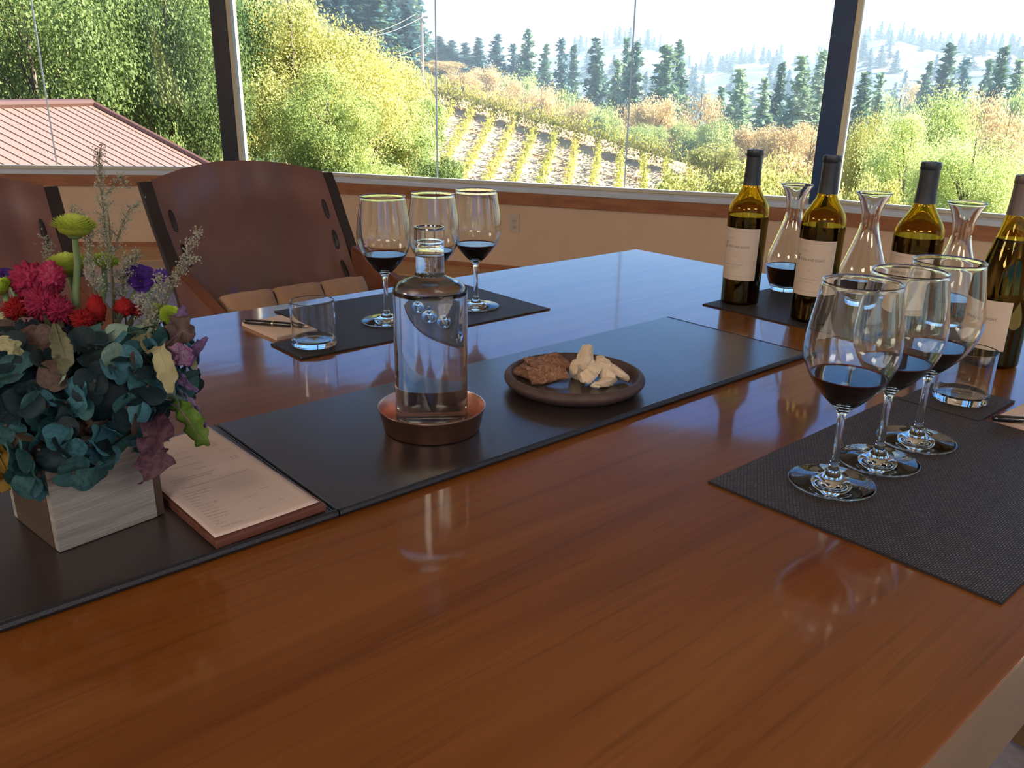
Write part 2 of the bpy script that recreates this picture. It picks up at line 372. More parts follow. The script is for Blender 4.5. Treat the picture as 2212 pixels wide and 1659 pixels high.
rs = [0, 8, 14, 20, 26, 32]+[32+1.8*i for i in range(1, 60)]+[140+12*i for i in range(1, 30)]
azs = [-180+2*i for i in range(53)]+[-75+1.0*i for i in range(151)]+[76+2*i for i in range(53)]
bm = bmesh.new(); G = [[bm.verts.new((r*math.sin(math.radians(a)), r*math.cos(math.radians(a)), terrain(r*math.sin(math.radians(a)), r*math.cos(math.radians(a))))) for a in azs] for r in rs[1:]]
for i in range(len(G)-1):
    for j in range(len(azs)-1): bm.faces.new((G[i][j], G[i][j+1], G[i+1][j+1], G[i+1][j]))
bmesh.ops.recalc_face_normals(bm, faces=bm.faces)
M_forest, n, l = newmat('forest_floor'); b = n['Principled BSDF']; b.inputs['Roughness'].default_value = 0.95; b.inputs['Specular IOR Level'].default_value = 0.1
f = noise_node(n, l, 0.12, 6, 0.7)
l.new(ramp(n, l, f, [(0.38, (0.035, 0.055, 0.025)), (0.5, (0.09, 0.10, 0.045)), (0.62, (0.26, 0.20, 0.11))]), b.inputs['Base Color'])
M_hazehill, n, l = newmat('hazed_far_hill'); b = n['Principled BSDF']; b.inputs['Roughness'].default_value = 0.95; b.inputs['Specular IOR Level'].default_value = 0.1
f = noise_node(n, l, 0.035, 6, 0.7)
l.new(ramp(n, l, f, [(0.40, (0.09, 0.14, 0.15)), (0.52, (0.15, 0.20, 0.19)), (0.62, (0.28, 0.22, 0.23))]), b.inputs['Base Color'])  # bluish distance haze is put into the far hillside colours
fm = []
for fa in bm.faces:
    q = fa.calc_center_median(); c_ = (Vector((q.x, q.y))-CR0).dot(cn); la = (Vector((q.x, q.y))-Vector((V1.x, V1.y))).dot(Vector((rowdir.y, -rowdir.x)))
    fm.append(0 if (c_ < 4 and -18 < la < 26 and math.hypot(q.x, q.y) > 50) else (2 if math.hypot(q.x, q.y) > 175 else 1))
o = struct('ground', bm, M_soil, smooth=True); o.data.materials.append(M_forest); o.data.materials.append(M_hazehill); o.data.polygons.foreach_set('material_index', fm)

# ------------------------------------------------------------------ outside: trees
def quads(name, C, N, size, aspect=1.0, U=None):
    """leaf quads: centres C, normals N, half sizes; numpy"""
    k = len(C); N = N/np.linalg.norm(N, axis=1, keepdims=True)
    if U is None: U = RNG.normal(size=(k, 3))
    U = U-N*(U*N).sum(1, keepdims=True); U /= np.linalg.norm(U, axis=1, keepdims=True)+1e-9
    W = np.cross(N, U); s = np.broadcast_to(size, (k,))[:, None]
    v = np.empty((k, 4, 3)); v[:, 0] = C-U*s; v[:, 1] = C+W*s*aspect*0.75; v[:, 2] = C+U*s; v[:, 3] = C-W*s*aspect*0.75
    me = bpy.data.meshes.new(name); me.vertices.add(4*k); me.loops.add(4*k); me.polygons.add(k)
    me.vertices.foreach_set('co', v.reshape(-1)); me.loops.foreach_set('vertex_index', np.arange(4*k)); me.polygons.foreach_set('loop_start', np.arange(0, 4*k, 4))
    me.update(calc_edges=True); return me
def broad_crown(seed, n, leaf, nl=26, ww=0.5, z0=0.22):
    rg = np.random.default_rng(seed); C = []; N = []
    cen = rg.normal(size=(nl, 3)); cen /= np.linalg.norm(cen, axis=1, keepdims=True); cen *= rg.uniform(0.25, 1, (nl, 1))**0.5
    cen = cen*np.array([ww*0.72, ww*0.72, (1-z0)*0.40])+np.array([0, 0, (1+z0)/2-0.02]); R = rg.uniform(0.10, 0.19, nl)*(ww/0.5)
    per = n//nl
    for i in range(nl):
        d = rg.normal(size=(per, 3)); d[:, 2] += 0.25; d /= np.linalg.norm(d, axis=1, keepdims=True)
        rr = R[i]*(1+0.25*np.sin(d[:, :1]*7+i)+0.2*rg.normal(size=(per, 1)))*rg.uniform(0.65, 1.0, (per, 1))
        C.append(cen[i]+d*rr*np.array([1, 1, 0.8])); N.append(d+rg.normal(size=(per, 3))*0.55)
    C = np.concatenate(C); C[:, 2] = np.minimum(C[:, 2], 1.0)
    return quads('foliage', C, np.concatenate(N), leaf*rg.uniform(0.6, 1.3, len(C))), cen
def conifer_crown(seed, tiers, spr, leaf, ww=0.2, z0=0.12):
    rg = np.random.default_rng(seed); C = []; N = []; U = []
    for t in range(tiers):
        f = t/(tiers-1); z = z0+(1-z0)*f**0.92; rad = ww*(1-f)**0.85*rg.uniform(0.75, 1.15)+0.006; nb = max(4, int(9-5*f))
        for k in range(nb):
            a = rg.uniform(0, 2*PI); d = np.array([math.cos(a), math.sin(a), -0.28]); L = rad*rg.uniform(0.65, 1.2)
            m = max(3, int(spr*L/ww)); s = rg.uniform(0.1, 1.0, m)
            p = np.array([0, 0, z])+d*L*s[:, None]+rg.normal(size=(m, 3))*0.012*np.array([1, 1, 0.6])
            C.append(p); N.append(np.array([0, 0, 1.0])+rg.normal(size=(m, 3))*0.5); U.append(np.tile(d, (m, 1))+rg.normal(size=(m, 3))*0.35)
    C = np.concatenate(C); return quads('foliage', C, np.concatenate(N), leaf*rg.uniform(0.6, 1.2, len(C)), 0.7, np.concatenate(U))
def trunk_mesh(cen=None, r=0.022, h=0.93, seed=1):
    rg = random.Random(seed); bm = bmesh.new(); pts = [Vector((rg.uniform(-.012, .012), rg.uniform(-.012, .012), z*h/6)) for z in range(7)]; pts[0] = Vector((0, 0, 0))
    tube(bm, pts, [r*(1-0.12*i) for i in range(7)], 7)
    if cen is not None:
        for c in cen[::2]:
            c = Vector(c); s = Vector((0, 0, max(0.12, c.z-0.28))); mid = (s+c)/2+Vector((0, 0, 0.03))
            tube(bm, [s, mid, c], [r*0.45, r*0.3, r*0.1], 5)
    return mesh_of(bm, 'trunk', True)
NEAR = []; MID = []; FARB = []; CON = []; CONF = []
for s in range(4):
    fo, cen = broad_crown(10+s, 52000, 0.0062, 40); NEAR.append((fo, trunk_mesh(cen, seed=s)))
for s in range(3):
    fo, cen = broad_crown(20+s, 10000, 0.013, 24); MID.append((fo, trunk_mesh(cen, seed=s)))
BUSH = []
for s in range(2):
    fo, cen = broad_crown(60+s, 9000, 0.017, 26, 0.62, 0.02); BUSH.append((fo, trunk_mesh(cen, r=0.02, h=0.6, seed=s)))
for s in range(3): CON.append((conifer_crown(30+s, 54, 30, 0.024), trunk_mesh(None, 0.014, 0.97, s)))
for s in range(2): CONF.append((conifer_crown(40+s, 18, 12, 0.06, 0.24), trunk_mesh(None, 0.015, 0.95, s)))

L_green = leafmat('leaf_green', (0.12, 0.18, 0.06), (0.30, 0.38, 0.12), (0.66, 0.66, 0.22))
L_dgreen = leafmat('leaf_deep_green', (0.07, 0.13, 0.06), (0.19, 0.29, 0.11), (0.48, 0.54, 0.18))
L_yellow = leafmat('leaf_yellow', (0.26, 0.30, 0.10), (0.60, 0.58, 0.20), (0.80, 0.72, 0.28))
L_orange = leafmat('leaf_orange', (0.46, 0.36, 0.18), (0.74, 0.58, 0.30), (0.82, 0.68, 0.40))
L_pale = leafmat('leaf_pale_green', (0.36, 0.46, 0.18), (0.58, 0.66, 0.26), (0.72, 0.76, 0.34))
L_con = leafmat('needle_green', (0.06, 0.13, 0.09), (0.14, 0.25, 0.15), (0.22, 0.33, 0.18), 0.25)
L_conb = leafmat('needle_haze_blue', (0.05, 0.12, 0.14), (0.10, 0.22, 0.24), (0.16, 0.30, 0.30), 0.25)  # bluish needles carry the haze of distance in their colour
L_conp = leafmat('needle_pale', (0.22, 0.34, 0.22), (0.34, 0.47, 0.30), (0.42, 0.52, 0.34), 0.3)
M_bark = pbr('bark', (0.10, 0.08, 0.06), (0.20, 0.16, 0.13), 30, 0.9, stretch=(1, 1, 0.2), spec=0.1)
def tree(name, protos, k, lm, px, ytop, dist, wpx, label, group=None, zb=None, cat='tree', wmul=None):
    ytop = max(ytop, -170); p = ath(px, ytop, dist); gz = terrain(p.x, p.y) if zb is None else zb; h = max(p.z-gz, 1.0)
    fo, tr = protos[k % len(protos)]; W = wpx/FPX*dist
    base = {id(NEAR): 1.0, id(MID): 1.0, id(BUSH): 1.24, id(CON): 0.40, id(CONF): 0.48}[id(protos)]
    s = W/base
    o = empty(name, (p.x, p.y, gz-0.05), random.uniform(0, 6.28)); o.scale = (s, s, h)
    tag(o, label, cat, group)
    f = link('foliage', fo, lm, o); t = link('trunk', tr, M_bark, o)
    return o
# left woodland beyond the brown roof
G1 = 'broadleaf trees beyond the brown roof'
for a in [(0, L_green, 20, -330, 21, 420, 'tall green tree at the left edge of the view, its crown over the roof ridge'),
          (1, L_yellow, 75, -160, 27, 240, 'yellow-green tree behind the first glass joint, above the brown roof'),
          (2, L_dgreen, 190, -420, 25, 380, 'dark green tree rising behind the end of the roof ridge'),
          (3, L_green, 330, -380, 22, 330, 'green tree in front of the woodland, above the sloping hip of the roof'),
          (1, L_dgreen, 420, -300, 27, 300, 'dark green tree directly left of the dark corner post'),
          (0, L_yellow, 470, -120, 32, 200, 'yellow tree half hidden by the dark corner post'),
          (2, L_yellow, 620, -45, 27, 400, 'big yellow-green tree directly right of the dark corner post'),
          (3, L_yellow, 770, 40, 34, 300, 'yellow-green tree whose crown slopes down toward the vineyard'),
          (0, L_green, 700, 130, 24, 300, 'green tree low in front of the big yellow one')]:
    tree('broadleaf_tree', NEAR, a[0], a[1], a[2], a[3], a[4], a[5], a[6], G1)
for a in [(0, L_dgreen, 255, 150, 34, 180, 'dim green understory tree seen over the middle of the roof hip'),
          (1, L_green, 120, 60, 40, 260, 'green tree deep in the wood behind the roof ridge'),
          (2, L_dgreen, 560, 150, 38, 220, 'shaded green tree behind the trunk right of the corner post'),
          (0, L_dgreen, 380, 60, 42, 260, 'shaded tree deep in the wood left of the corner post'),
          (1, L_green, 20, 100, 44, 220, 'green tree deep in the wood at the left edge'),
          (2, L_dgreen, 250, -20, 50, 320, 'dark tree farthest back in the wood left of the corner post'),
          (0, L_yellow, 850, 110, 46, 170, 'yellow-green tree at the upper left corner of the vineyard'),
          (1, L_pale, 900, 190, 40, 150, 'pale green tree at the left border of the vineyard'),
          (2, L_pale, 870, 250, 34, 160, 'pale green tree lower on the left border of the vineyard')]:
    tree('broadleaf_tree', MID, a[0], a[1], a[2], a[3], a[4], a[5], a[6], G1)
G2 = 'bushes below the trees outside'
for a in [(0, L_green, 365, 262, 20, 90, 'bright green bush behind the lower hip of the roof'),
          (1, L_pale, 745, 312, 24, 170, 'pale green bush right of the leather chair back, under the yellow tree'),
          (0, L_pale, 835, 340, 26, 130, 'small pale bush between the tree and the vineyard rows'),
          (1, L_green, 940, 318, 30, 170, 'rounded green bush in front of the lowest left vine rows'),
          (0, L_yellow, 880, 300, 34, 120, 'yellow-green bush at the foot of the vineyard border'),
          (1, L_yellow, 1500, 338, 40, 220, 'yellow-green bush at the lower right corner of the vineyard'),
          (0, L_yellow, 1620, 330, 34, 260, 'broad yellow bush behind the first tall bottle'),
          (1, L_orange, 1730, 300, 40, 200, 'orange-yellow bush left of the blue window post'),
          (0, L_yellow, 1745, 352, 28, 190, 'yellow bush behind the neck of the second bottle'),
          (1, L_yellow, 1900, 345, 30, 150, 'yellow bush right of the blue window post, above the carafe')]:
    tree('bush', BUSH, a[0], a[1], a[2], a[3], a[4], a[5], a[6], G2, cat='bush')
# pale green trees in the foreground right of the post
G3 = 'broadleaf trees in the valley'
for a in [(0, L_pale, 1980, 235, 34, 260, 'large pale green tree behind the third bottle'),
          (1, L_pale, 2120, 270, 28, 240, 'large pale green tree at the right edge above the third carafe'),
          (2, L_pale, 2060, 170, 48, 220, 'pale green tree standing behind the two large ones at the right edge'),
          (3, L_yellow, 1900, 215, 44, 150, 'yellow-green tree just right of the blue window post')]:
    tree('broadleaf_tree', NEAR, a[0], a[1], a[2], a[3], a[4], a[5], a[6], G3)
rr = random.Random(3)
words_o = 'small tree in the autumn oak wood beyond the vineyard crest'
# oaks just beyond the crest line and in the valley
DK = 1.12; OAK = []; CONS = []
for i, (px, yt, d, w, lm) in enumerate([(800, 82, 112, 90, L_orange), (760, 55, 125, 90, L_orange), (860, 128, 108, 80, L_orange), (905, 140, 118, 80, L_orange), (950, 128, 122, 90, L_orange),
        (1000, 150, 112, 80, L_orange), (1045, 135, 120, 90, L_orange), (1090, 158, 108, 80, L_orange), (1130, 150, 118, 90, L_pale), (1170, 170, 102, 85, L_orange),
        (1215, 172, 98, 80, L_pale), (1250, 205, 90, 80, L_orange), (1300, 215, 88, 80, L_pale), (1345, 205, 92, 70, L_orange), (1420, 197, 84, 95, L_orange), (1400, 262, 78, 90, L_pale),
        (1520, 180, 96, 95, L_orange), (1480, 250, 84, 80, L_pale), (1560, 240, 88, 90, L_pale), (1610, 215, 110, 80, L_pale), (1640, 262, 84, 90, L_orange), (1700, 262, 76, 100, L_orange),
        (1760, 250, 80, 90, L_orange), (1550, 300, 66, 110, L_yellow), (1680, 305, 56, 130, L_yellow), (1900, 250, 60, 110, L_orange), (1890, 190, 100, 80, L_pale), (1950, 180, 110, 90, L_pale),
        (2010, 150, 130, 80, L_orange), (2150, 180, 84, 90, L_orange), (2190, 210, 76, 90, L_orange), (2100, 205, 90, 90, L_pale), (2215, 160, 96, 90, L_pale)]):
    col = {id(L_orange): 'orange', id(L_pale): 'pale green', id(L_yellow): 'yellow'}[id(lm)]
    where = 'beyond the upper vineyard' if px < 1200 else ('beyond the lower vineyard slope' if px < 1480 else ('left of the blue window post' if px < 1820 else 'right of the blue window post'))
    d = d*DK if (px > 1480 or d > 100) else d+18
    OAK.append((px, tree('oak_tree', MID, i, lm, px, yt, d, w*1.35, 'round %s autumn tree %s' % (col, where), 'autumn oaks %s' % where)))
# conifers
def con(px, yt, d, w, lm, label, g, i, pr=CON): CONS[-1] = (px, tree('conifer_tree', pr, i, lm, px, yt, d+8, w*1.45, label, g))
cl = [(950, 78, 150, 60, L_conb), (975, 86, 148, 60, L_conb), (1005, 92, 150, 60, L_conb), (1035, 82, 146, 62, L_conb), (1075, 74, 140, 70, L_conb), (1110, 96, 140, 60, L_conb), (1140, 64, 132, 80, L_con),
      (1180, 96, 138, 60, L_con), (1215, 84, 130, 66, L_conb), (1240, 100, 132, 60, L_con), (1290, 84, 120, 90, L_con), (1335, 130, 105, 70, L_conp), (1375, 92, 112, 90, L_con), (1355, 84, 124, 70, L_con),
      (1440, 100, 106, 120, L_con), (1470, 88, 116, 80, L_con), (1600, 150, 104, 110, L_conp), (1655, 170, 92, 70, L_conp), (1690, 138, 100, 70, L_con), (1735, 122, 96, 100, L_conp), (1780, 112, 98, 100, L_conp),
      (1560, 190, 112, 60, L_con), (1870, 158, 92, 80, L_con), (1905, 160, 98, 70, L_conp), (2055, 98, 118, 90, L_con), (2010, 135, 130, 60, L_con), (2090, 128, 124, 70, L_conb), (2170, 104, 108, 80, L_con), (2205, 130, 104, 80, L_conp), (2140, 130, 128, 60, L_con)]
for i, (px, yt, d, w, lm) in enumerate(cl):
    if px < 1260: where = 'on the skyline above the upper vineyard'
    elif px < 1500: where = 'behind the lower vineyard slope'
    elif px < 1820: where = 'left of the blue window post'
    else: where = 'right of the blue window post'
    col = {id(L_con): 'dark green', id(L_conb): 'bluish', id(L_conp): 'pale green'}[id(lm)]
    CONS.append((px, None)); con(px, yt, d, w, lm, 'tall %s conifer %s' % (col, where), 'conifers %s' % where, i)
def ordinal(lst):
    by = {}
    for px, o in lst: by.setdefault(o['label'], []).append((px, o))
    for lab, q in by.items():
        if len(q) > 1:
            for k, (px, o) in enumerate(sorted(q, key=lambda a: a[0])): o['label'] = '%s, %s from left' % (lab, ORD[k])
ordinal(OAK); ordinal(CONS)
# left mountain conifers
def plant(protos, k, lm, px, dist, h, w, label, group, cat='tree', name='conifer_tree'):
    d = ray(px, 200); q = Vector((d.x, d.y)).normalized()*dist; gz = terrain(q.x, q.y); fo, tr = protos[k % len(protos)]
    o = empty(name, (q.x, q.y, gz-0.1), rr.uniform(0, 6.28)); o.scale = (w, w, h); tag(o, label, cat, group)
    link('foliage', fo, lm, o); link('trunk', tr, M_bark, o)
for i in range(95):
    px = rr.uniform(520, 905); plant(CONF if i % 3 else CON, i, L_conb if i % 4 else L_con, px, rr.uniform(105, 205), rr.uniform(7, 12), rr.uniform(9, 14), 'bluish conifer on the steep hill above the yellow trees', 'conifers on the steep left hill')
# far ridge conifers
def ridge_y(px): 
    pts = [(900, 120), (1200, 112), (1270, 92), (1330, 84), (1400, 88), (1450, 100), (1490, 116), (1560, 102), (1650, 92), (1800, 82), (1900, 96), (1990, 110), (2060, 128), (2150, 140), (2260, 150)]
    for (a, b), (c, d) in zip(pts, pts[1:]):
        if a <= px <= c: return b+(d-b)*(px-a)/(c-a)
    return 120
L_far = leafmat('needle_far_haze', (0.09, 0.18, 0.22), (0.16, 0.27, 0.32), (0.22, 0.33, 0.38), 0.2)  # far needles paler and bluer, with distance haze in the colour
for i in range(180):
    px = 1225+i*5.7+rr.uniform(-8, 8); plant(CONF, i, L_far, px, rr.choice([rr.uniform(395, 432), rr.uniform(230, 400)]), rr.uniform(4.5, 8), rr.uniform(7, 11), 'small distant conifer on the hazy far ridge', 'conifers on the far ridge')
# ------------------------------------------------------------------ vineyard rows
M_post_w = pbr('vine_post', (0.30, 0.24, 0.18), None, rough=0.9)
M_vine = leafmat('vine_leaf', (0.30, 0.34, 0.06), (0.52, 0.52, 0.10), (0.66, 0.56, 0.14), 0.4)
rown = Vector((rowdir.y, -rowdir.x))
def vine_mesh(pts2, hh=1.3, ww=0.45, dens=55):
    C = []; N = []
    for a, b in zip(pts2, pts2[1:]):
        L = (b-a).length; k = max(4, int(L*dens)); t = RNG.random(k); off = RNG.normal(size=k)*ww*0.5; lump = 0.8+0.3*np.sin(t*L*4+a.x)
        for i in range(k):
            x = a.x+(b.x-a.x)*t[i]+rown.x*off[i]; y = a.y+(b.y-a.y)*t[i]+rown.y*off[i]
            C.append((x, y, terrain(x, y)+0.35+RNG.random()*hh*lump[i]))
            N.append((rown.x*off[i]*3+RNG.normal()*0.5, rown.y*off[i]*3+RNG.normal()*0.5, 0.6+RNG.normal()*0.4))
    return quads('vine_canopy', np.array(C), np.array(N), 0.13*RNG.uniform(0.7, 1.3, len(C)))
org = Vector((V1.x, V1.y)); NR = 0
for k in range(-7, 13):
    s0 = org+rown*(2.15*k)-rowdir*14
    den = rowdir.dot(cn); t = (CR0-s0).dot(cn)/den-1.2
    if t < 5: continue
    t = min(t, 60)
    nseg = max(2, int(t/3)); pts2 = [s0+rowdir*(t*i/nseg) + rown*(0.5*math.sin(i/nseg*2.2+0.3)) for i in range(nseg+1)]
    r = empty('vine_row', (pts2[0].x, pts2[0].y, terrain(pts2[0].x, pts2[0].y)))
    tag(r, 'trellised grapevine row climbing the sunlit slope, %s from the left' % ORD[NR], 'vine row', 'grapevine rows on the vineyard slope'); NR += 1
    me = vine_mesh(pts2); me.transform(Matrix.Translation(-r.location)); link('vine_canopy', me, M_vine, r)
    bm = bmesh.new()
    for p in pts2[::2]:
        z = terrain(p.x, p.y); box(bm, p.x-0.04, p.x+0.04, p.y-0.04, p.y+0.04, z-0.1, z+1.5)
    me = mesh_of(bm, 'trellis_posts'); me.transform(Matrix.Translation(-r.location)); tag(link('trellis_posts', me, M_post_w, r), kind='stuff')
pts2 = [CR0+(CR1-CR0)*(i/16*1.15-0.1)-cn*1.6 for i in range(17)]
r = empty('vine_row', (pts2[0].x, pts2[0].y, terrain(pts2[0].x, pts2[0].y)))
tag(r, 'dense hedge-like grapevine row running along the crest of the vineyard', 'vine row')
me = vine_mesh(pts2, 2.2, 3.2, 330); me.transform(Matrix.Translation(-r.location)); link('vine_canopy', me, M_vine, r)

# utility pole with wires
p = ath(913, 180, 104); top = ath(909, 28, 104)
M_pole = pbr('pole_wood', (0.42, 0.38, 0.36), None, rough=0.8)
up_ = empty('utility_pole', (p.x, p.y, terrain(p.x, p.y))); tag(up_, 'tall wooden utility pole with one crossarm above the vineyard crest', 'pole')
hz = top.z-up_.location.z
bm = bmesh.new(); tube(bm, [(0, 0, 0), (0, 0, hz)], [0.22, 0.14], 10); obj('pole_shaft', bm, M_pole, up_)
bm = bmesh.new(); box(bm, -0.75, 0.75, -0.08, 0.08, hz-0.55, hz-0.35); obj('crossarm', bm, M_pole, up_)
for xx in (-0.65, 0.65):
    bm = bmesh.new(); lathe(bm, [(0, hz-0.35), (0.08, hz-0.35), (0.1, hz-0.2), (0.04, hz-0.08), (0, hz-0.08)], 8); obj('insulator', bm, M_joint, up_)
M_wire = pbr('wire', (0.55, 0.52, 0.50), None, rough=0.5)
for k, (za, ax, (ex_, ey_), lab) in enumerate([(-0.12, -0.65, (640, 60), 'upper thin overhead power wire running left from the utility pole'), (-0.12, 0.65, (640, 72), 'second thin overhead power wire running left from the utility pole'), (-3.4, 0, (700, 92), 'lowest thin overhead wire running left from the utility pole')]):
    a = Vector((p.x+ax, p.y, top.z+za)); b_ = ath(ex_, ey_, 70); bm = bmesh.new()
    tube(bm, [a.lerp(b_, i/12)-Vector((0, 0, 1.2*math.sin(PI*i/12))) for i in range(13)], 0.02, 4); tag(obj('power_wire', bm, M_wire), lab, 'wire')

# ------------------------------------------------------------------ brown metal roof below the left window
M_roof = pbr('brown_metal_roof', (0.185, 0.115, 0.092), (0.20, 0.125, 0.10), 1.5, 0.45, spec=0.4)
M_roofd = pbr('roof_cap', (0.085, 0.04, 0.03), None, rough=0.45)
M_siding = pbr('outbuilding_wall', (0.35, 0.30, 0.24), None, rough=0.8)
Er = ath(198, 226, 14.0); zr = Er.z; rlen = 5.4; _ph = math.radians(6); rd = Vector((math.sin(_ph), math.cos(_ph), 0)); rnv = Vector((rd.y, -rd.x, 0))
Hh = min((ath(447, 357, 8+0.05*i) for i in range(240)), key=lambda q: abs((zr-q.z)-0.485*(q-Er).dot(rnv)) if (q-Er).dot(rnv) > 0.5 else 9)
sl = (zr-Hh.z)/max((Hh-Er).dot(rnv), 0.2); hipf = (Hh-Er).dot(rd)/(Hh-Er).dot(rnv)
RF = empty('outbuilding', (Er.x, Er.y, zr)); tag(RF, 'low outbuilding with a brown standing-seam metal hip roof outside the left window', 'building')
run = 6.0; pw = 0.195
def rp(s, t, dz=0): return rd*s+rnv*t+Vector((0, 0, -sl*t+dz))
npan = int(rlen/pw)+2
ext = max(1, int(run*max(hipf, 0)/pw)+1) if hipf > 0 else 0
for k in range(-ext, npan):
    s1 = -k*pw; s0_ = s1-pw
    # panel polygon clipped by the hip line s = hipf*t
    if hipf > 0.02:
        t0a = max(0, s0_/hipf); t0b = max(0, s1/hipf)
        if t0a >= run: continue
        P4 = [(s0_, t0a), (s0_, run), (s1, run), (s1, min(t0b, run))]
        if t0a == 0 and t0b > 0: P4 = [(s0_, 0), (s0_, run), (s1, run), (s1, min(t0b, run)), (0, 0)]
    elif hipf < -0.02:
        te0 = min(run, s0_/hipf) if s0_ < 0 else 0; te1 = min(run, s1/hipf) if s1 < 0 else 0
        if te0 <= 0: continue
        P4 = [(s0_, 0), (s0_, te0), (s1, te1), (s1, 0)] if te1 > 0 else [(s0_, 0), (s0_, te0), (s1, 0)]
    else: P4 = [(s0_, 0), (s0_, run), (s1, run), (s1, 0)] if s1 <= 0 else []
    if not P4: continue
    bm = bmesh.new(); tv = [bm.verts.new(rp(a, b)) for a, b in P4]; bv = [bm.verts.new(rp(a, b, -0.03)) for a, b in P4]
    try:
        bm.faces.new(tv); bm.faces.new(bv[::-1])
        for i in range(len(tv)): bm.faces.new((tv[i], bv[i], bv[(i+1) % len(tv)], tv[(i+1) % len(tv)]))
    except ValueError: pass
    (a0, b0), (a1, b1) = P4[0], P4[1]
    Q = [rp(a0-0.007, b0), rp(a0+0.007, b0), rp(a1+0.007, b1), rp(a1-0.007, b1)]; lo = [bm.verts.new(q) for q in Q]; hi = [bm.verts.new(q+Vector((0, 0, 0.013))) for q in Q]
    bm.faces.new(hi)
    for i in range(4): bm.faces.new((lo[i], lo[(i+1) % 4], hi[(i+1) % 4], hi[i]))
    bmesh.ops.recalc_face_normals(bm, faces=bm.faces); obj('roof_panel', bm, M_roof, RF)
bm = bmesh.new(); tube(bm, [rp(-rlen-1, 0, 0.02), rp(0, 0, 0.02)], 0.06, 8); obj('ridge_cap', bm, M_roofd, RF)
bm = bmesh.new(); tube(bm, [rp(0, 0, 0.02), rp(hipf*run, run, 0.02)], 0.05, 8); obj('hip_cap', bm, M_roofd, RF)
# end slope and far slope
e1 = rp(hipf*run, run); e2 = rp(hipf*run, 0)-rnv*run*1.0+Vector((0, 0, -sl*run))
for nm, P_ in (('end_slope', [Vector((0, 0, -0.03)), e1+Vector((0, 0, -0.03)), e1+rd*0.8+Vector((0, 0, -0.4)), e2+rd*0.8+Vector((0, 0, -0.4)), e2]), ('far_slope', [Vector((0, 0, -0.03)), e2, e2-rd*(rlen+hipf*run+2), rp(-rlen-1, 0, -0.03)])):
    bm = bmesh.new(); bm.faces.new([bm.verts.new(q) for q in P_]); obj(nm, bm, M_roof, RF)
bm = bmesh.new(); q0 = rp(-rlen-1, run-0.5); q1 = rp(hipf*run*0.8, run-0.5); q2 = q1-rnv*(2*run-1); q3 = q0-rnv*(2*run-1)
prism(bm, [q0, q1, q2, q3], -4.6, -sl*run+0.02); obj('building_wall', bm, M_siding, RF)

# ------------------------------------------------------------------ table
M_table, n, l = newmat('varnished_table_wood'); b = n['Principled BSDF']
f1 = noise_node(n, l, 2.2, 5, 0.55, stretch=(0.55, 7, 7), dist=0.6); f2 = noise_node(n, l, 14, 4, 0.6, stretch=(0.35, 11, 11)); f3 = noise_node(n, l, 1.6, 2, 0.5)
c1 = ramp(n, l, f1, [(0.30, (0.185, 0.053, 0.007)), (0.5, (0.235, 0.074, 0.011)), (0.7, (0.28, 0.098, 0.018))])
mx = n.new('ShaderNodeMixRGB'); mx.blend_type = 'MULTIPLY'; mx.inputs[0].default_value = 0.42; l.new(c1, mx.inputs[1])
l.new(ramp(n, l, f2, [(0.33, (0.45, 0.38, 0.32)), (0.48, (1, 1, 1))]), mx.inputs[2])
mx2 = n.new('ShaderNodeMixRGB'); mx2.blend_type = 'MULTIPLY'; mx2.inputs[0].default_value = 0.5; l.new(mx.outputs[0], mx2.inputs[1])
l.new(ramp(n, l, f3, [(0.35, (0.72, 0.68, 0.62)), (0.65, (1.1, 1.08, 1.0))]), mx2.inputs[2]); l.new(mx2.outputs[0], b.inputs['Base Color'])
b.inputs['Roughness'].default_value = 0.30; b.inputs['Coat Weight'].default_value = 1.0; b.inputs['Coat Roughness'].default_value = 0.07; b.inputs['Specular IOR Level'].default_value = 0.15
fb = noise_node(n, l, 5, 3, 0.5, stretch=(0.6, 3, 1)); bp = n.new('ShaderNodeBump'); bp.inputs['Strength'].default_value = 0.06; bp.inputs['Distance'].default_value = 0.004; l.new(fb, bp.inputs['Height']); l.new(bp.outputs[0], b.inputs['Coat Normal'])
M_tedge = pbr('table_edge_wood', (0.15, 0.088, 0.032), (0.20, 0.12, 0.048), 3, 0.4, stretch=(0.4, 6, 6), coat=0.3)
TX0, TX1, TY0, TY1 = -1.75, 1.762, 0.144, 1.50
tb = empty('dining_table', tp((TX0+TX1)/2, (TY0+TY1)/2, 0), TA); tag(tb, 'long glossy orange-brown varnished wooden table filling the foreground', 'table')
hx, hy = (TX1-TX0)/2, (TY1-TY0)/2
bm = bmesh.new(); box(bm, -hx, hx, -hy, hy, ZT-0.005, ZT, 0.0018); obj('tabletop', bm, M_table, tb)
bm = bmesh.new()
t_ = 0.03
for a in ((-hx+.0006, hx-.0006, -hy+.0006, -hy+t_), (-hx+.0006, hx-.0006, hy-t_, hy-.0006), (-hx+.0006, -hx+t_, -hy+t_, hy-t_), (hx-t_, hx-.0006, -hy+t_, hy-t_)): box(bm, *a, ZT-0.098, ZT-0.0051, 0.001)
obj('apron', bm, M_tedge, tb)
for sx in (-1, 1):
    for sy in (-1, 1):
        bm = bmesh.new(); box(bm, sx*(hx-.14)-.05, sx*(hx-.14)+.05, sy*(hy-.14)-.05, sy*(hy-.14)+.05, 0, ZT-0.0051, 0.006); obj('leg', bm, M_tedge, tb)

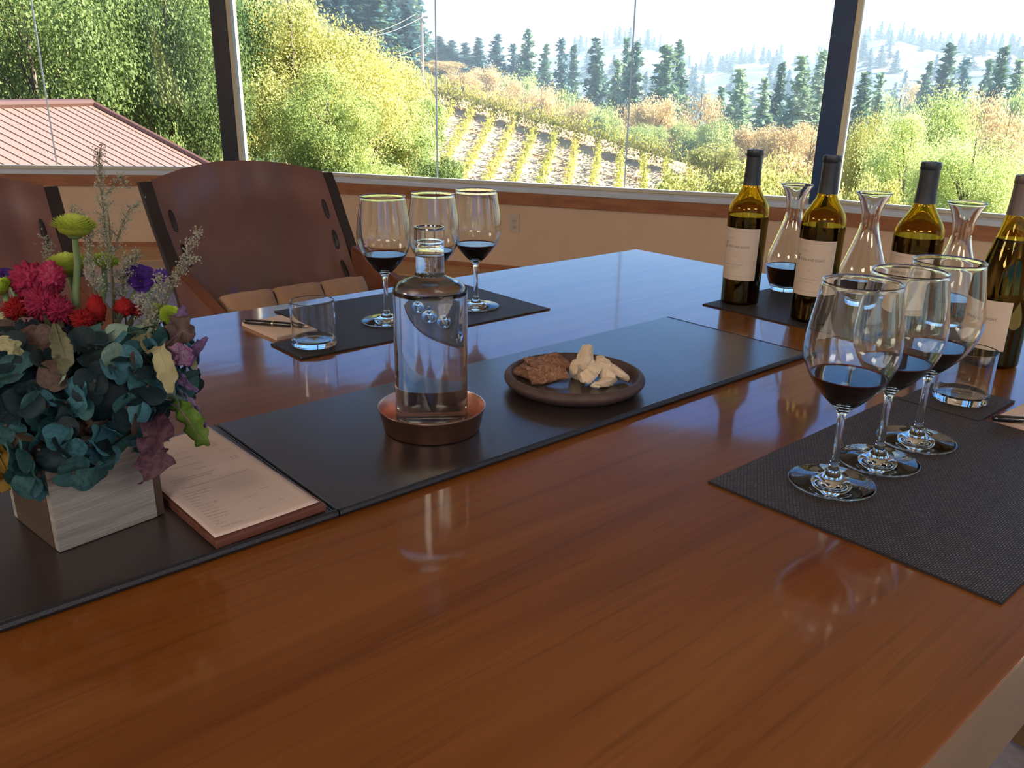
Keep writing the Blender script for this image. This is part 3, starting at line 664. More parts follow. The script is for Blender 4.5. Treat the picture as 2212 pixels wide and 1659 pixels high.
# leather runner panels
M_runner = pbr('runner_leather', (0.020, 0.016, 0.018), (0.040, 0.030, 0.030), 5, 0.30, spec=0.6, bump=0.05, bscale=300, r2=0.36, coat=0.6, coatr=0.22)
M_hem = pbr('runner_hem', (0.016, 0.018, 0.026), None, rough=0.32, bump=0.5, bscale=500)
def runner(x0, x1, label):
    o = empty('leather_runner', tp((x0+x1)/2, 0.815), TA); tag(o, label, 'table runner', 'leather runner panels down the middle of the table')
    h = (x1-x0)/2-0.001; w = 0.152
    bm = bmesh.new(); box(bm, -h, h, -w+.005, w-.003, 0.0003, 0.005, 0.0015); obj('leather_panel', bm, M_runner, o)
    bm = bmesh.new(); tube(bm, [(-h, -w+.004, 0.0045), (h, -w+.004, 0.0045)], 0.0042, 8); obj('rolled_edge', bm, M_hem, o)
    for s in (-1, 1):
        bm = bmesh.new(); tube(bm, [(s*h-s*.0015, -w+.005, 0.0042), (s*h-s*.0015, w-.005, 0.0042)], 0.0016, 6); obj('end_piping', bm, M_hem, o)
runner(-0.52, 0.36, 'dark leather runner panel under the flower box and menu')
runner(0.36, 1.235, 'dark leather runner panel under the water bottle and cheese plate')
runner(-1.40, -0.52, 'dark leather runner panel out at the left end of the table')

# ------------------------------------------------------------------ woven mats
def woven(name, c1, c2, s):
    m, n, l = newmat(name); b = n['Principled BSDF']; b.inputs['Roughness'].default_value = 0.55
    tc = n.new('ShaderNodeTexCoord'); mp = n.new('ShaderNodeMapping'); mp.inputs['Scale'].default_value = (s, s*1.5, 1); l.new(tc.outputs['Object'], mp.inputs[0])
    br = n.new('ShaderNodeTexBrick'); br.inputs['Scale'].default_value = 1.0; br.inputs['Mortar Size'].default_value = 0.075; br.inputs['Brick Width'].default_value = 0.5; br.inputs['Row Height'].default_value = 0.25; br.inputs['Mortar Smooth'].default_value = 0.4
    br.inputs['Color1'].default_value = (*c1, 1); br.inputs['Color2'].default_value = (*c2, 1); br.inputs['Mortar'].default_value = (0.008, 0.007, 0.008, 1)
    l.new(mp.outputs[0], br.inputs[0]); l.new(br.outputs['Color'], b.inputs['Base Color'])
    iv = n.new('ShaderNodeMath'); iv.operation = 'SUBTRACT'; iv.inputs[0].default_value = 1; l.new(br.outputs['Fac'], iv.inputs[1])
    bp = n.new('ShaderNodeBump'); bp.inputs['Strength'].default_value = 1.0; bp.inputs['Distance'].default_value = 0.0012; l.new(iv.outputs[0], bp.inputs['Height']); l.new(bp.outputs[0], b.inputs['Normal'])
    return m
M_mat = woven('woven_vinyl', (0.085, 0.068, 0.062), (0.17, 0.14, 0.125), 78)
M_mat2 = woven('woven_vinyl_fine', (0.070, 0.056, 0.052), (0.12, 0.10, 0.09), 95)
M_matedge = pbr('mat_edge', (0.02, 0.016, 0.018), None, rough=0.6)
def mat_(name, x0, x1, y0, y1, label, cat, m, th=0.0022, group=None, rot=0):
    o = empty(name, tp((x0+x1)/2, (y0+y1)/2), TA+rot); tag(o, label, cat, group); hx_, hy_ = (x1-x0)/2, (y1-y0)/2
    bm = bmesh.new(); box(bm, -hx_+.0012, hx_-.0012, -hy_+.0012, hy_-.0012, 0.0006, th+.0002); obj('weave', bm, m, o)
    bm = bmesh.new()
    for a in ((-hx_, hx_, -hy_, -hy_+.0018), (-hx_, hx_, hy_-.0018, hy_), (-hx_, -hx_+.0018, -hy_+.0018, hy_-.0018), (hx_-.0018, hx_, -hy_+.0018, hy_-.0018)): box(bm, *a, 0.0002, th)
    obj('sealed_edge', bm, M_matedge, o)
    return o
TB = 'woven brown place mats'
mat_('place_mat', 0.711, 1.150, 0.182, 0.482, 'brown woven place mat under the three nearest wine glasses', 'place mat', M_mat, group=TB)
mat_('place_mat', 0.675, 1.106, 1.150, 1.452, 'brown woven place mat in front of the leather chair', 'place mat', M_mat2, group=TB)
mat_('place_mat', 1.380, 1.690, 0.540, 0.992, 'brown woven mat under the bottles and carafes', 'place mat', M_mat2, group=TB)
mat_('coaster', 0.573, 0.680, 1.150, 1.255, 'square dark woven coaster under the far tumbler', 'coaster', M_mat2, 0.003)
mat_('coaster', 1.138, 1.262, 0.366, 0.474, 'square dark woven coaster under the near tumbler', 'coaster', M_mat, 0.003)
MT = 0.0026

# ------------------------------------------------------------------ glassware
M_glass = glass('clear_glass', (0.985, 0.995, 0.99), 1.5)
M_water = glass('water', (0.98, 0.99, 1.0), 1.33)
M_wine = pbr('red_wine', (0.012, 0.0015, 0.004), None, rough=0.02, spec=0.6)
M_meniscus = pbr('wine_rim', (0.16, 0.012, 0.02), None, rough=0.1)
def wine_glass_meshes():
    H = 0.2235
    outer = smooth_prof([(0.0, 0.0), (0.030, 0.0004), (0.0452, 0.0012)], 3)+smooth_prof([(0.0458, 0.0022), (0.0440, 0.0030), (0.030, 0.0046), (0.014, 0.0085), (0.0062, 0.017), (0.0044, 0.032), (0.0040, 0.060), (0.0046, 0.078), (0.0078, 0.0865), (0.020, 0.098), (0.036, 0.117), (0.0452, 0.137), (0.0478, 0.152), (0.0466, 0.172), (0.0425, 0.198), (0.0385, H-0.002)], 4)
    rim = [(0.0392, H-0.0008), (0.0389, H+0.0003), (0.0380, H)]
    inner = smooth_prof([(0.0378, H-0.002), (0.0416, 0.198), (0.0457, 0.172), (0.0469, 0.152), (0.0443, 0.137), (0.0350, 0.1175), (0.019, 0.099), (0.006, 0.0905), (0.0, 0.0895)], 4)
    bm = bmesh.new(); lathe(bm, outer+rim+inner, 56); g = mesh_of(bm, 'wine_glass', True)
    def wine(level):
        ins = [(r, z) for r, z in inner if z <= level]; 
        # radius at level
        pr = sorted(inner, key=lambda q: q[1]); rl = 0
        for (r0, z0), (r1, z1) in zip(pr, pr[1:]):
            if z0 <= level <= z1 and z1 > z0: rl = r0+(r1-r0)*(level-z0)/(z1-z0)
        prof = [(0.0, level)]+[(rl*0.6, level), (rl-0.0012, level+0.0001), (rl-0.0003, level+0.0008)]+[(max(r-0.0003, 0), z+0.0002) for r, z in ins]
        bm = bmesh.new(); lathe(bm, prof, 56); w = mesh_of(bm, 'wine', True, 35)
        bm = bmesh.new(); lathe(bm, [(rl-0.0018, level+0.0003), (rl-0.0005, level+0.0012), (rl-0.0003, level+0.0002), (rl-0.0018, level-0.0002)], 56, close=True); q = mesh_of(bm, 'wine_meniscus', True)
        return w, q
    return g, wine
WG, wine_at = wine_glass_meshes(); wines = {}
def wine_glass(x, y, level, label, z=ZT+MT):
    o = empty('wine_glass', tp(x, y, z)); tag(o, label, 'wine glass', 'stemmed wine glasses holding red wine')
    if level not in wines: wines[level] = wine_at(level)
    link('glass_body', WG, M_glass, o); w = link('wine', wines[level][0], M_wine, o); link('wine_edge', wines[level][1], M_meniscus, w)
wine_glass(0.812, 0.393, 0.124, 'nearest and leftmost wine glass of the trio on the near mat')
wine_glass(0.908, 0.389, 0.122, 'middle wine glass of the trio on the near mat')
wine_glass(1.006, 0.389, 0.122, 'rear wine glass of the trio on the near mat, beside the tumbler')
wine_glass(0.801, 1.260, 0.122, 'left wine glass on the far mat, left of the water bottle')
wine_glass(0.898, 1.247, 0.121, 'wine glass on the far mat hidden behind the water bottle neck')
wine_glass(1.000, 1.250, 0.122, 'right wine glass on the far mat, right of the water bottle')
def tumbler(x, y, label):
    o = empty('tumbler', tp(x, y, ZT+0.0034)); tag(o, label, 'glass')
    H = 0.074; R = 0.036
    prof = [(0, 0.0), (R-0.004, 0.0), (R-0.001, 0.001), (R, 0.004), (R, H-0.001), (R-0.0007, H), (R-0.0014, H-0.001), (R-0.0015, 0.012), (R-0.006, 0.0085), (0, 0.0075)]
    bm = bmesh.new(); lathe(bm, hold(prof, 0.0003), 64); obj('glass_body', bm, M_glass, o, True)
tumbler(0.626, 1.205, 'empty straight-sided tumbler on the far coaster beside the pen')
tumbler(1.205, 0.418, 'empty straight-sided tumbler on the near coaster before the right bottle')

# ------------------------------------------------------------------ text
def text_mesh(s, size, align='CENTER', cond=1.0, shear=0.0):
    cu = bpy.data.curves.new('txt', 'FONT'); cu.body = s; cu.size = size; cu.align_x = align; cu.align_y = 'CENTER'; cu.shear = shear; cu.resolution_u = 2
    o = bpy.data.objects.new('txt', cu); COL.objects.link(o); bpy.context.view_layer.update()
    me = bpy.data.meshes.new_from_object(o, depsgraph=bpy.context.evaluated_depsgraph_get()); bpy.data.objects.remove(o)
    me.transform(Matrix.Diagonal((cond, 1, 1, 1))); return me
def join_text(parts):
    bm = bmesh.new()
    for me, M in parts:
        me.transform(M); bm.from_mesh(me)
    return bm
M_label = pbr('label_paper', (0.66, 0.56, 0.47), (0.70, 0.60, 0.51), 30, 0.75, spec=0.2)
M_ink = pbr('label_ink', (0.10, 0.08, 0.08), None, rough=0.7)
M_inkf = pbr('label_ink_faint', (0.36, 0.30, 0.27), None, rough=0.7)
M_bottle = glass('olive_bottle_glass', (0.80, 0.68, 0.30), 1.5)
M_foil = pbr('capsule_foil', (0.022, 0.030, 0.045), (0.03, 0.04, 0.06), 40, 0.35, metal=0.3, spec=0.6)
M_foil2 = pbr('capsule_foil_taupe', (0.16, 0.13, 0.13), None, rough=0.38, metal=0.4)
M_cork = pbr('bottle_mouth', (0.01, 0.01, 0.01), None, rough=0.5)
def wrap(bm, R, z0, ang0):
    """flat x,y text (x along arc, y up) -> on a cylinder"""
    for v in bm.verts:
        a = ang0+v.co.x/R; h = v.co.z; v.co = Vector(((R+h)*math.cos(a), (R+h)*math.sin(a), z0+v.co.y))
def bottle(x, y, kind, lab_ang, label, level, faceup=True, z=ZT+MT):
    o = empty('wine_bottle', tp(x, y, z), 0); tag(o, label, 'bottle', 'dark wine bottles with cream labels')
    if kind == 'bordeaux':
        body = [(0.0, 0.012), (0.012, 0.010), (0.026, 0.002), (0.033, 0.0), (0.0365, 0.003), (0.0370, 0.012), (0.0378, 0.08), (0.0390, 0.150), (0.0392, 0.178), (0.0365, 0.196), (0.026, 0.214), (0.0185, 0.228), (0.0160, 0.242), (0.0150, 0.262), (0.0145, 0.292)]
        lz0, lz1, R = 0.052, 0.154, 0.0388; capz = 0.2335; H = 0.301
    else:
        body = [(0.0, 0.016), (0.014, 0.012), (0.030, 0.002), (0.038, 0.0), (0.0415, 0.004), (0.0420, 0.014), (0.0420, 0.10), (0.0408, 0.125), (0.0360, 0.155), (0.0285, 0.186), (0.0215, 0.214), (0.0175, 0.236), (0.0155, 0.262), (0.0148, 0.286)]
        lz0, lz1, R = 0.030, 0.108, 0.0424; capz = 0.232; H = 0.295
    sp = smooth_prof(body[:4], 3)[:-1]+smooth_prof(body[3:], 4)
    th = 0.0022; inn = [(max(r-th, 0), z_+(0.004 if z_ < 0.02 else 0)) for r, z_ in sp]
    prof = sp+[(body[-1][0]-0.0012, H-0.006)]+[q for q in inn[::-1]]
    bm = bmesh.new(); lathe(bm, prof, 48); obj('bottle_glass', bm, M_bottle, o, True)
    wi = [(max(r+th*0.55, 0) if r > 0.004 else r, z_) for r, z_ in inn if z_ <= level]; rl = wi[-1][0]
    wi.append((rl, level)); 
    bm = bmesh.new(); lathe(bm, wi+[(0, level)], 40); obj('wine', bm, M_wine, o, True, 40)
    # capsule
    rn = [r for r, z_ in sp if z_ >= capz]; zs = [z_ for r, z_ in sp if z_ >= capz]
    cp = [(r+0.0006, z_) for r, z_ in zip(rn, zs)]
    cp += [(0.0152, H-0.0125), (0.0160, H-0.0115), (0.0160, H-0.003), (0.0152, H), (0.0098, H), (0.0095, H-0.006), (0.0, H-0.007)]
    cp = [(cp[0][0]-0.0004, cp[0][1])]+cp
    bm = bmesh.new(); lathe(bm, cp, 36); c = obj('capsule', bm, M_foil if kind == 'bordeaux' else M_foil2, o, True, 40)
    # label
    half = 1.12 if kind == 'bordeaux' else 0.98; N = 28
    bm = bmesh.new()
    Rr = lambda z_: (0.0374+(z_-0.05)*0.0155+0.0003) if kind == 'bordeaux' else 0.0423
    def lf(u, v):
        a = lab_ang-half+2*half*u; zz = lz0+(lz1-lz0)*v; rr_ = Rr(zz); return (rr_*math.cos(a), rr_*math.sin(a), zz)
    sheet(bm, lf, N, 6, 0.0002); lb = obj('label', bm, M_label, o, True, 60)
    tilt = R
    def put(parts, m, nm):
        bm = join_text(parts)
        for v in bm.verts:
            a = lab_ang+v.co.x/R; zz = (lz0+lz1)/2+v.co.y; rr_ = Rr(zz)+0.00022; v.co = Vector((rr_*math.cos(a), rr_*math.sin(a), zz))
        tag(obj(nm, bm, m, lb), kind='stuff')
    hh = (lz1-lz0)/2
    T = Matrix.Translation
    if kind == 'bordeaux':
        put([(text_mesh('EVEN AND EIGHT', 0.0066, cond=0.9), T((0.002, hh-0.036, 0))), (text_mesh('S', 0.017, shear=0.35), T((-0.0285, hh-0.034, 0)))], M_ink, 'lettering')
        put([(text_mesh('VINEYARD', 0.0034), T((-0.014, hh-0.020, 0))), (text_mesh('2011', 0.004), T((0, hh-0.055, 0))), (text_mesh('Cabernet Sauvignon', 0.0052, cond=0.95, shear=0.3), T((-0.004, hh-0.071, 0))), (text_mesh('SPRING MOUNTAIN', 0.003), T((-0.004, hh-0.077, 0)))], M_inkf, 'small_lettering')
        fr = []
        bm = bmesh.new()
        for yy in (hh-0.006, -hh+0.008):
            for i in range(24):
                xa = -0.037+i*0.074/24; vs = [bm.verts.new((xa, yy, 0)), bm.verts.new((xa+0.074/24, yy, 0)), bm.verts.new((xa+0.074/24, yy+0.0004, 0)), bm.verts.new((xa, yy+0.0004, 0))]; bm.faces.new(vs)
        me = mesh_of(bm, 'rule'); put([(me, Matrix())], M_inkf, 'rule_lines')
    else:
        put([(text_mesh('SEVEN AND EIGHT', 0.0062, cond=0.9), T((0.0, hh-0.029, 0)))], M_ink, 'lettering')
    return o
def face(x, y, off):          # label angle: towards the camera, plus an offset
    p = tp(x, y); return math.atan2(-p.y, -p.x)+off
bottle(1.451, 0.954, 'bordeaux', face(1.451, .954, -0.42), 'wine bottle farthest left of the four, beside the runner end', 0.176)
bottle(1.443, 0.789, 'bordeaux', face(1.443, .789, -0.36), 'second wine bottle from the left, before the blue window post', 0.178)
bottle(1.450, 0.618, 'bordeaux', face(1.450, .618, -0.36), 'third wine bottle, standing behind the nearest wine glasses', 0.180)
bottle(1.437, 0.468, 'burgundy', face(1.437, .468, -0.55), 'slope-shouldered wine bottle with taupe capsule at the right edge', 0.200, z=ZT)

def carafe(x, y, level, label):
    o = empty('carafe', tp(x, y, ZT+MT)); tag(o, label, 'carafe', 'glass carafes of red wine behind the bottles')
    out_ = smooth_prof([(0.0, 0.0), (0.024, 0.0), (0.030, 0.002), (0.0335, 0.010), (0.041, 0.030), (0.0465, 0.052), (0.0470, 0.062), (0.0430, 0.080), (0.034, 0.106), (0.0245, 0.135), (0.0185, 0.158), (0.0172, 0.174), (0.0190, 0.190), (0.0245, 0.209), (0.0320, 0.2235)], 4)
    inn = smooth_prof([(0.0305, 0.2237), (0.0228, 0.209), (0.0172, 0.190), (0.0154, 0.174), (0.0167, 0.158), (0.0227, 0.135), (0.0322, 0.106), (0.0412, 0.080), (0.0452, 0.062), (0.0447, 0.052), (0.0390, 0.031), (0.0305, 0.013), (0.022, 0.0095), (0.0, 0.009)], 4)
    bm = bmesh.new(); lathe(bm, out_+[(0.0332, 0.2246), (0.0328, 0.2256), (0.0312, 0.2250)]+inn, 56); obj('glass_body', bm, M_glass, o, True)
    pr = sorted(inn, key=lambda q: q[1]); wi = [(max(r-0.0002, 0), z_+0.0001) for r, z_ in pr if z_ <= level and z_ < 0.2]; wi.append((wi[-1][0], level))
    bm = bmesh.new(); lathe(bm, wi+[(0, level)], 48); w = obj('wine', bm, M_wine, o, True, 40)
    rl = wi[-1][0]; bm = bmesh.new(); lathe(bm, [(rl-0.0018, level+0.0002), (rl-0.0002, level+0.0010), (rl-0.0002, level-0.0002)], 48, close=True); obj('wine_edge', bm, M_meniscus, w, True)
carafe(1.632, 0.962, 0.052, 'carafe of red wine between the two leftmost bottles')
carafe(1.622, 0.790, 0.052, 'carafe of red wine right of the second bottle, behind the nearest glass')
carafe(1.612, 0.612, 0.052, 'carafe of red wine between the third bottle and the right-edge bottle')

# ------------------------------------------------------------------ water bottle on copper tray
M_copper = pbr('brushed_copper', (0.56, 0.34, 0.285), (0.64, 0.41, 0.34), 20, 0.32, metal=1.0, stretch=(1, 1, 14))
bc = atz(933, 881, ZT+0.031); bx, by = w2t(bc)
tr = empty('copper_tray', (bc.x, bc.y, ZT+0.0058)); tag(tr, 'round copper wine coaster with flared rim holding the water bottle', 'tray')
bm = bmesh.new(); lathe(bm, [(0, 0), (0.0575, 0.0), (0.0590, 0.0015), (0.0645, 0.027), (0.0662, 0.0285), (0.0662, 0.0297), (0.0648, 0.0300), (0.0635, 0.0280), (0.0578, 0.0025), (0.056, 0.0014), (0, 0.0014)], 72)
obj('tray_body', bm, M_copper, tr, True, 40)
wb = empty('water_bottle', (bc.x, bc.y, ZT+0.0058+0.0017)); tag(wb, 'clear glass water bottle standing in the copper tray', 'bottle')
wb_out = hold([(0.0, 0.004), (0.030, 0.003), (0.036, 0.0), (0.041, 0.0015), (0.0438, 0.006)], .0004)+smooth_prof([(0.0440, 0.012), (0.0440, 0.160), (0.0432, 0.170), (0.0385, 0.179), (0.028, 0.184), (0.0195, 0.188), (0.0172, 0.193), (0.0168, 0.215)], 4)+hold([(0.0168, 0.222), (0.0176, 0.2235), (0.0176, 0.2265), (0.0170, 0.228), (0.0178, 0.2295), (0.0180, 0.243), (0.0172, 0.2455)], .0003)
wb_in = hold([(0.0150, 0.2455), (0.0143, 0.243), (0.0143, 0.222), (0.0143, 0.200)], .0003)+[(0.0145, 0.194), (0.0172, 0.1870)]+smooth_prof([(0.027, 0.1815), (0.0365, 0.1765), (0.0405, 0.168), (0.0414, 0.160), (0.0414, 0.018)], 4)+hold([(0.0414, 0.0175), (0.039, 0.0115), (0.032, 0.009), (0.0, 0.0105)], .0004)
bm = bmesh.new(); lathe(bm, wb_out+wb_in, 72); obj('glass_body', bm, M_glass, wb, True)
wlev = 0.212
wprof = [(0, wlev), (0.0132, wlev), (0.0143, wlev+0.0008)]+[(r+0.0002 if r > 0 else 0, z_-0.0001) for r, z_ in wb_in if z_ < wlev]
bm = bmesh.new(); lathe(bm, wprof, 72); obj('water', bm, M_water, wb, True, 60)
bm = join_text([(text_mesh('T S', 0.008), Matrix())])
ang0 = math.atan2(-bc.y, -bc.x)+0.82
for v in bm.verts:
    a = ang0+v.co.x/0.044; v.co = Vector((0.0442*math.cos(a), 0.0442*math.sin(a), 0.118+v.co.y))
obj('lettering', bm, M_joint, wb)

# ------------------------------------------------------------------ cheese plate
M_plate = pbr('stoneware', (0.075, 0.045, 0.042), (0.105, 0.066, 0.060), 60, 0.55, bump=0.3, bscale=400, spec=0.4)
M_plate_in = pbr('plate_glaze', (0.055, 0.045, 0.040), (0.08, 0.065, 0.055), 20, 0.22)
pc = atz(1241, 807, ZT+0.0250); ZP = ZT+0.0055
pl = empty('plate', (pc.x, pc.y, ZP)); tag(pl, 'round dark brown stoneware plate with cheese and crackers', 'plate')
bm = bmesh.new(); lathe(bm, smooth_prof([(0.0, 0.003), (0.06, 0.003), (0.080, 0.0), (0.091, 0.004), (0.0985, 0.011), (0.0992, 0.0165), (0.0955, 0.0212), (0.0915, 0.0222)], 4)+[(0.0905, 0.0218), (0.0893, 0.0190), (0.086, 0.011), (0.082, 0.0078)], 80); obj('plate_body', bm, M_plate, pl, True)
bm = bmesh.new(); lathe(bm, [(0.0825, 0.0080), (0.078, 0.0065), (0.04, 0.006), (0, 0.006)], 64); obj('glazed_well', bm, M_plate_in, pl, True)
M_cheese = pbr('parmesan', (0.84, 0.66, 0.47), (0.92, 0.78, 0.60), 60, 0.55, bump=0.5, bscale=260, spec=0.4)
for nd in M_cheese.node_tree.nodes:
    if nd.type == 'BSDF_PRINCIPLED': nd.inputs['Subsurface Weight'].default_value = 0.25; nd.inputs['Subsurface Radius'].default_value = (0.006, 0.004, 0.002); nd.inputs['Subsurface Scale'].default_value = 0.6
def chunk(px, py, zc, dims, rot, seed, label):
    rg = random.Random(seed); bm = bmesh.new(); bmesh.ops.create_icosphere(bm, subdivisions=4, radius=1.0)
    planes = []
    for k in range(9):
        a = Vector((rg.gauss(0, 1), rg.gauss(0, 1), rg.gauss(0, 1))).normalized(); planes.append((a, rg.uniform(0.5, 0.85)))
    planes += [(Vector((0, 0, -1)), 0.62), (Vector((0, 0, 1)), 0.7)]
    for v in bm.verts:
        c = v.co.copy()
        for a, d in planes:
            e = c.dot(a)-d
            if e > 0: c -= a*e
        c += c.normalized()*0.12*noise.noise(c*3+Vector((seed, 0, 0)))+c.normalized()*0.035*noise.noise(c*9+Vector((seed, 5, 0)))
        v.co = Vector((c.x*dims[0], c.y*dims[1], c.z*dims[2]))
    dims = tuple(1.30*q_ for q_ in dims); p = atz(px-14, py-3, zc); o = obj('cheese_chunk', bm, M_cheese, None, True, 22, p, rot); tag(o, label, 'cheese', 'hard cheese chunks on the plate')
ZB = ZP+0.006
for k, (px, py, dz, dims, rot, lab) in enumerate([
    (1262, 795, 0.014, (0.010, 0.016, 0.022), (0.25, 0.1, 0.5), 'leaning shard of cheese at the left of the pile'),
    (1280, 770, 0.034, (0.016, 0.014, 0.024), (0.0, -0.1, 0.9), 'tall blunt cheese chunk standing highest on the pile'),
    (1318, 785, 0.022, (0.020, 0.013, 0.014), (0.2, 0.3, 0.2), 'wide cheese chunk at the upper right of the pile'),
    (1285, 812, 0.011, (0.019, 0.014, 0.012), (0.3, 0.0, 1.1), 'low cheese chunk at the front of the pile'),
    (1325, 805, 0.012, (0.009, 0.018, 0.014), (0.5, 0.2, 0.6), 'narrow upright cheese sliver right of the middle'),
    (1345, 800, 0.014, (0.008, 0.022, 0.013), (0.45, 0.0, 0.9), 'long cheese sliver leaning at the right of the pile'),
    (1322, 822, 0.007, (0.021, 0.010, 0.008), (0.0, 0.1, 0.5), 'small flat cheese piece lying at the right front'),
    (1296, 790, 0.020, (0.016, 0.015, 0.016), (0.6, 0.4, 0.1), 'cheese chunk in the middle of the pile'),
    (1302, 828, 0.005, (0.010, 0.007, 0.006), (0.0, 0.0, 0.3), 'smallest cheese crumb at the front edge')]):
    chunk(px, py+6, ZB+dz, dims, rot, k+3, lab)
M_cracker, n, l = newmat('seeded_cracker'); b = n['Principled BSDF']; b.inputs['Roughness'].default_value = 0.75
f = noise_node(n, l, 90, 5, 0.7); f2_ = noise_node(n, l, 38, 3, 0.5, dist=1.5)
ca = ramp(n, l, f, [(0.35, (0.16, 0.065, 0.035)), (0.6, (0.34, 0.17, 0.10))]); mxx = n.new('ShaderNodeMixRGB'); l.new(ca, mxx.inputs[1]); mxx.inputs[2].default_value = (0.62, 0.45, 0.34, 1)
l.new(ramp(n, l, f2_, [(0.485, (0, 0, 0)), (0.5, (0.8, 0.8, 0.8)), (0.515, (0, 0, 0))]), mxx.inputs[0]); l.new(mxx.outputs[0], b.inputs['Base Color'])
bp = n.new('ShaderNodeBump'); bp.inputs['Distance'].default_value = 0.002; bp.inputs['Strength'].default_value = 0.9; l.new(f, bp.inputs['Height']); l.new(bp.outputs[0], b.inputs['Normal'])
def cracker(px, py, dz, w, d, rz, tilt, seed, label):
    bm = bmesh.new(); rg = random.Random(seed)
    def fn(u, v):
        x = (u-0.5)*w; y = (v-0.5)*d; e = min(u, 1-u, v, 1-v)
        return Vector((x+0.0006*noise.noise(Vector((u*9, v*9, seed))), y+0.0006*noise.noise(Vector((u*9, v*9, seed+9))), 0.0016*math.sin(u*6+seed)+0.0014*noise.noise(Vector((u*12, v*12, seed)))))
    sheet(bm, fn, 16, 16, 0.003); p = atz(px, py, ZB+dz)
    o = obj('cracker', bm, M_cracker, None, True, 50, p, (Matrix.Rotation(0.22+tilt[0], 3, 'X') @ Matrix.Rotation(tilt[1], 3, 'Y') @ Matrix.Rotation(rz, 3, 'Z')).to_euler()); tag(o, label, 'cracker', 'brown seeded crackers on the plate')
cracker(1158, 800, 0.008, 0.056, 0.052, TA+0.35, (0.0, 0.06), 1, 'lowest brown cracker at the left of the plate')
cracker(1185, 785, 0.014, 0.060, 0.046, TA-0.15, (-0.05, 0.12), 2, 'rear brown cracker resting on the others')
cracker(1182, 806, 0.012, 0.056, 0.036, TA-0.45, (0.16, 0.05), 3, 'front brown cracker tilted toward the plate rim')

# ------------------------------------------------------------------ notepads and pens
M_paper = pbr('notepad_paper', (0.78, 0.62, 0.50), None, rough=0.8)
M_pad = pbr('notepad_block', (0.66, 0.50, 0.40), (0.72, 0.56, 0.46), 8, 0.8, stretch=(1, 1, 120))
M_pen = pbr('pen_lacquer', (0.008, 0.008, 0.012), None, rough=0.12, coat=0.5)
M_gold = pbr('pen_ring', (0.75, 0.55, 0.35), None, rough=0.2, metal=1.0)
def pad(x, y, w, d, rot, label):
    o = empty('notepad', tp(x, y, ZT+0.0002), TA+rot); tag(o, label, 'notepad')
    bm = bmesh.new(); box(bm, -w/2, w/2, -d/2, d/2, 0, 0.006, 0.0004); obj('paper_block', bm, M_pad, o)
    bm = bmesh.new(); sheet(bm, lambda u, v: Vector(((u-.5)*(w-.0006), (v-.5)*(d-.0006), 0.0063+0.0008*max(0, u-.8)*v)), 8, 8, 0.00015); obj('top_sheet', bm, M_paper, o)
def pen(p0, p1, label):
    d = p1-p0; L = d.length; q = d.to_track_quat('Z', 'Y'); o = empty('pen', p0); o.rotation_mode = 'QUATERNION'; o.rotation_quaternion = q; tag(o, label, 'pen')
    bm = bmesh.new(); lathe(bm, [(0, 0), (0.0030, 0.0), (0.0042, 0.002), (0.0046, 0.010), (0.0048, L*0.42), (0.0046, L*0.44)], 20); obj('cap_half', bm, M_pen, o, True, 40)
    bm = bmesh.new(); lathe(bm, [(0.0044, L*0.436), (0.0051, L*0.438), (0.0051, L*0.462), (0.0044, L*0.464)], 20); obj('centre_ring', bm, M_gold, o, True, 40)
    bm = bmesh.new(); lathe(bm, [(0.0045, L*0.46), (0.0047, L*0.6), (0.0040, L*0.86), (0.0026, L*0.93)], 20); obj('barrel', bm, M_pen, o, True, 40)
    bm = bmesh.new(); lathe(bm, [(0.0027, L*0.925), (0.0024, L*0.945), (0.0009, L*0.99), (0, L)], 16); obj('tip', bm, M_gold, o, True, 40)
pad(0.628, 1.335, 0.078, 0.126, 0.04, 'small cream notepad under the pen beside the far coaster')
zpn = ZT+0.0116
pen(atz(527, 694, zpn), atz(668, 705, zpn), 'black pen with a gold ring on the far notepad')
pad(1.212, 0.306, 0.112, 0.094, -0.05, 'cream notepad at the right edge beside the near coaster')
pen(atz(2145, 903, zpn), atz(2290, 912, zpn), 'black pen lying on the notepad at the right edge')

# ------------------------------------------------------------------ menu board
M_board = pbr('menu_board_wood', (0.13, 0.045, 0.03), (0.19, 0.075, 0.05), 10, 0.45, stretch=(1, 8, 8))
M_menu = pbr('menu_paper', (0.70, 0.56, 0.49), (0.73, 0.59, 0.52), 5, 0.8, spec=0.2)
c0 = atz(468, 1187, ZT+0.0058); c1_ = atz(705, 1103, ZT+0.0058); ux = (c1_-c0); ux.z = 0; bw = ux.length; ux.normalize(); uy = Vector((-ux.y, ux.x, 0)); bd = 0.262
mb = empty('menu_board', (c0.x, c0.y, ZT+0.0058), math.atan2(ux.y, ux.x)); tag(mb, 'small dark wooden clipboard lying beside the flower box', 'menu board')
bm = bmesh.new(); box(bm, 0, bw, 0, bd, 0, 0.0075, 0.0008); obj('board', bm, M_board, mb)
mp_ = empty('tasting_menu', (c0.x, c0.y, ZT+0.0058+0.0078), math.atan2(ux.y, ux.x)); tag(mp_, 'printed cream tasting sheet lying on the dark wooden clipboard', 'menu')
pwid = bw-0.006
def pz(u, v): return 0.0004+0.0030*(2*u-1)**2*(0.3+0.7*v)*(1 if v > 0.04 else 0.6)
def psf(u, v): return Vector((0.002+pwid*u, 0.006+(bd-0.008)*v, pz(u, v)))
bm = bmesh.new(); sheet(bm, psf, 20, 30, 0.0002); obj('sheet_of_paper', bm, M_menu, mp_, True)
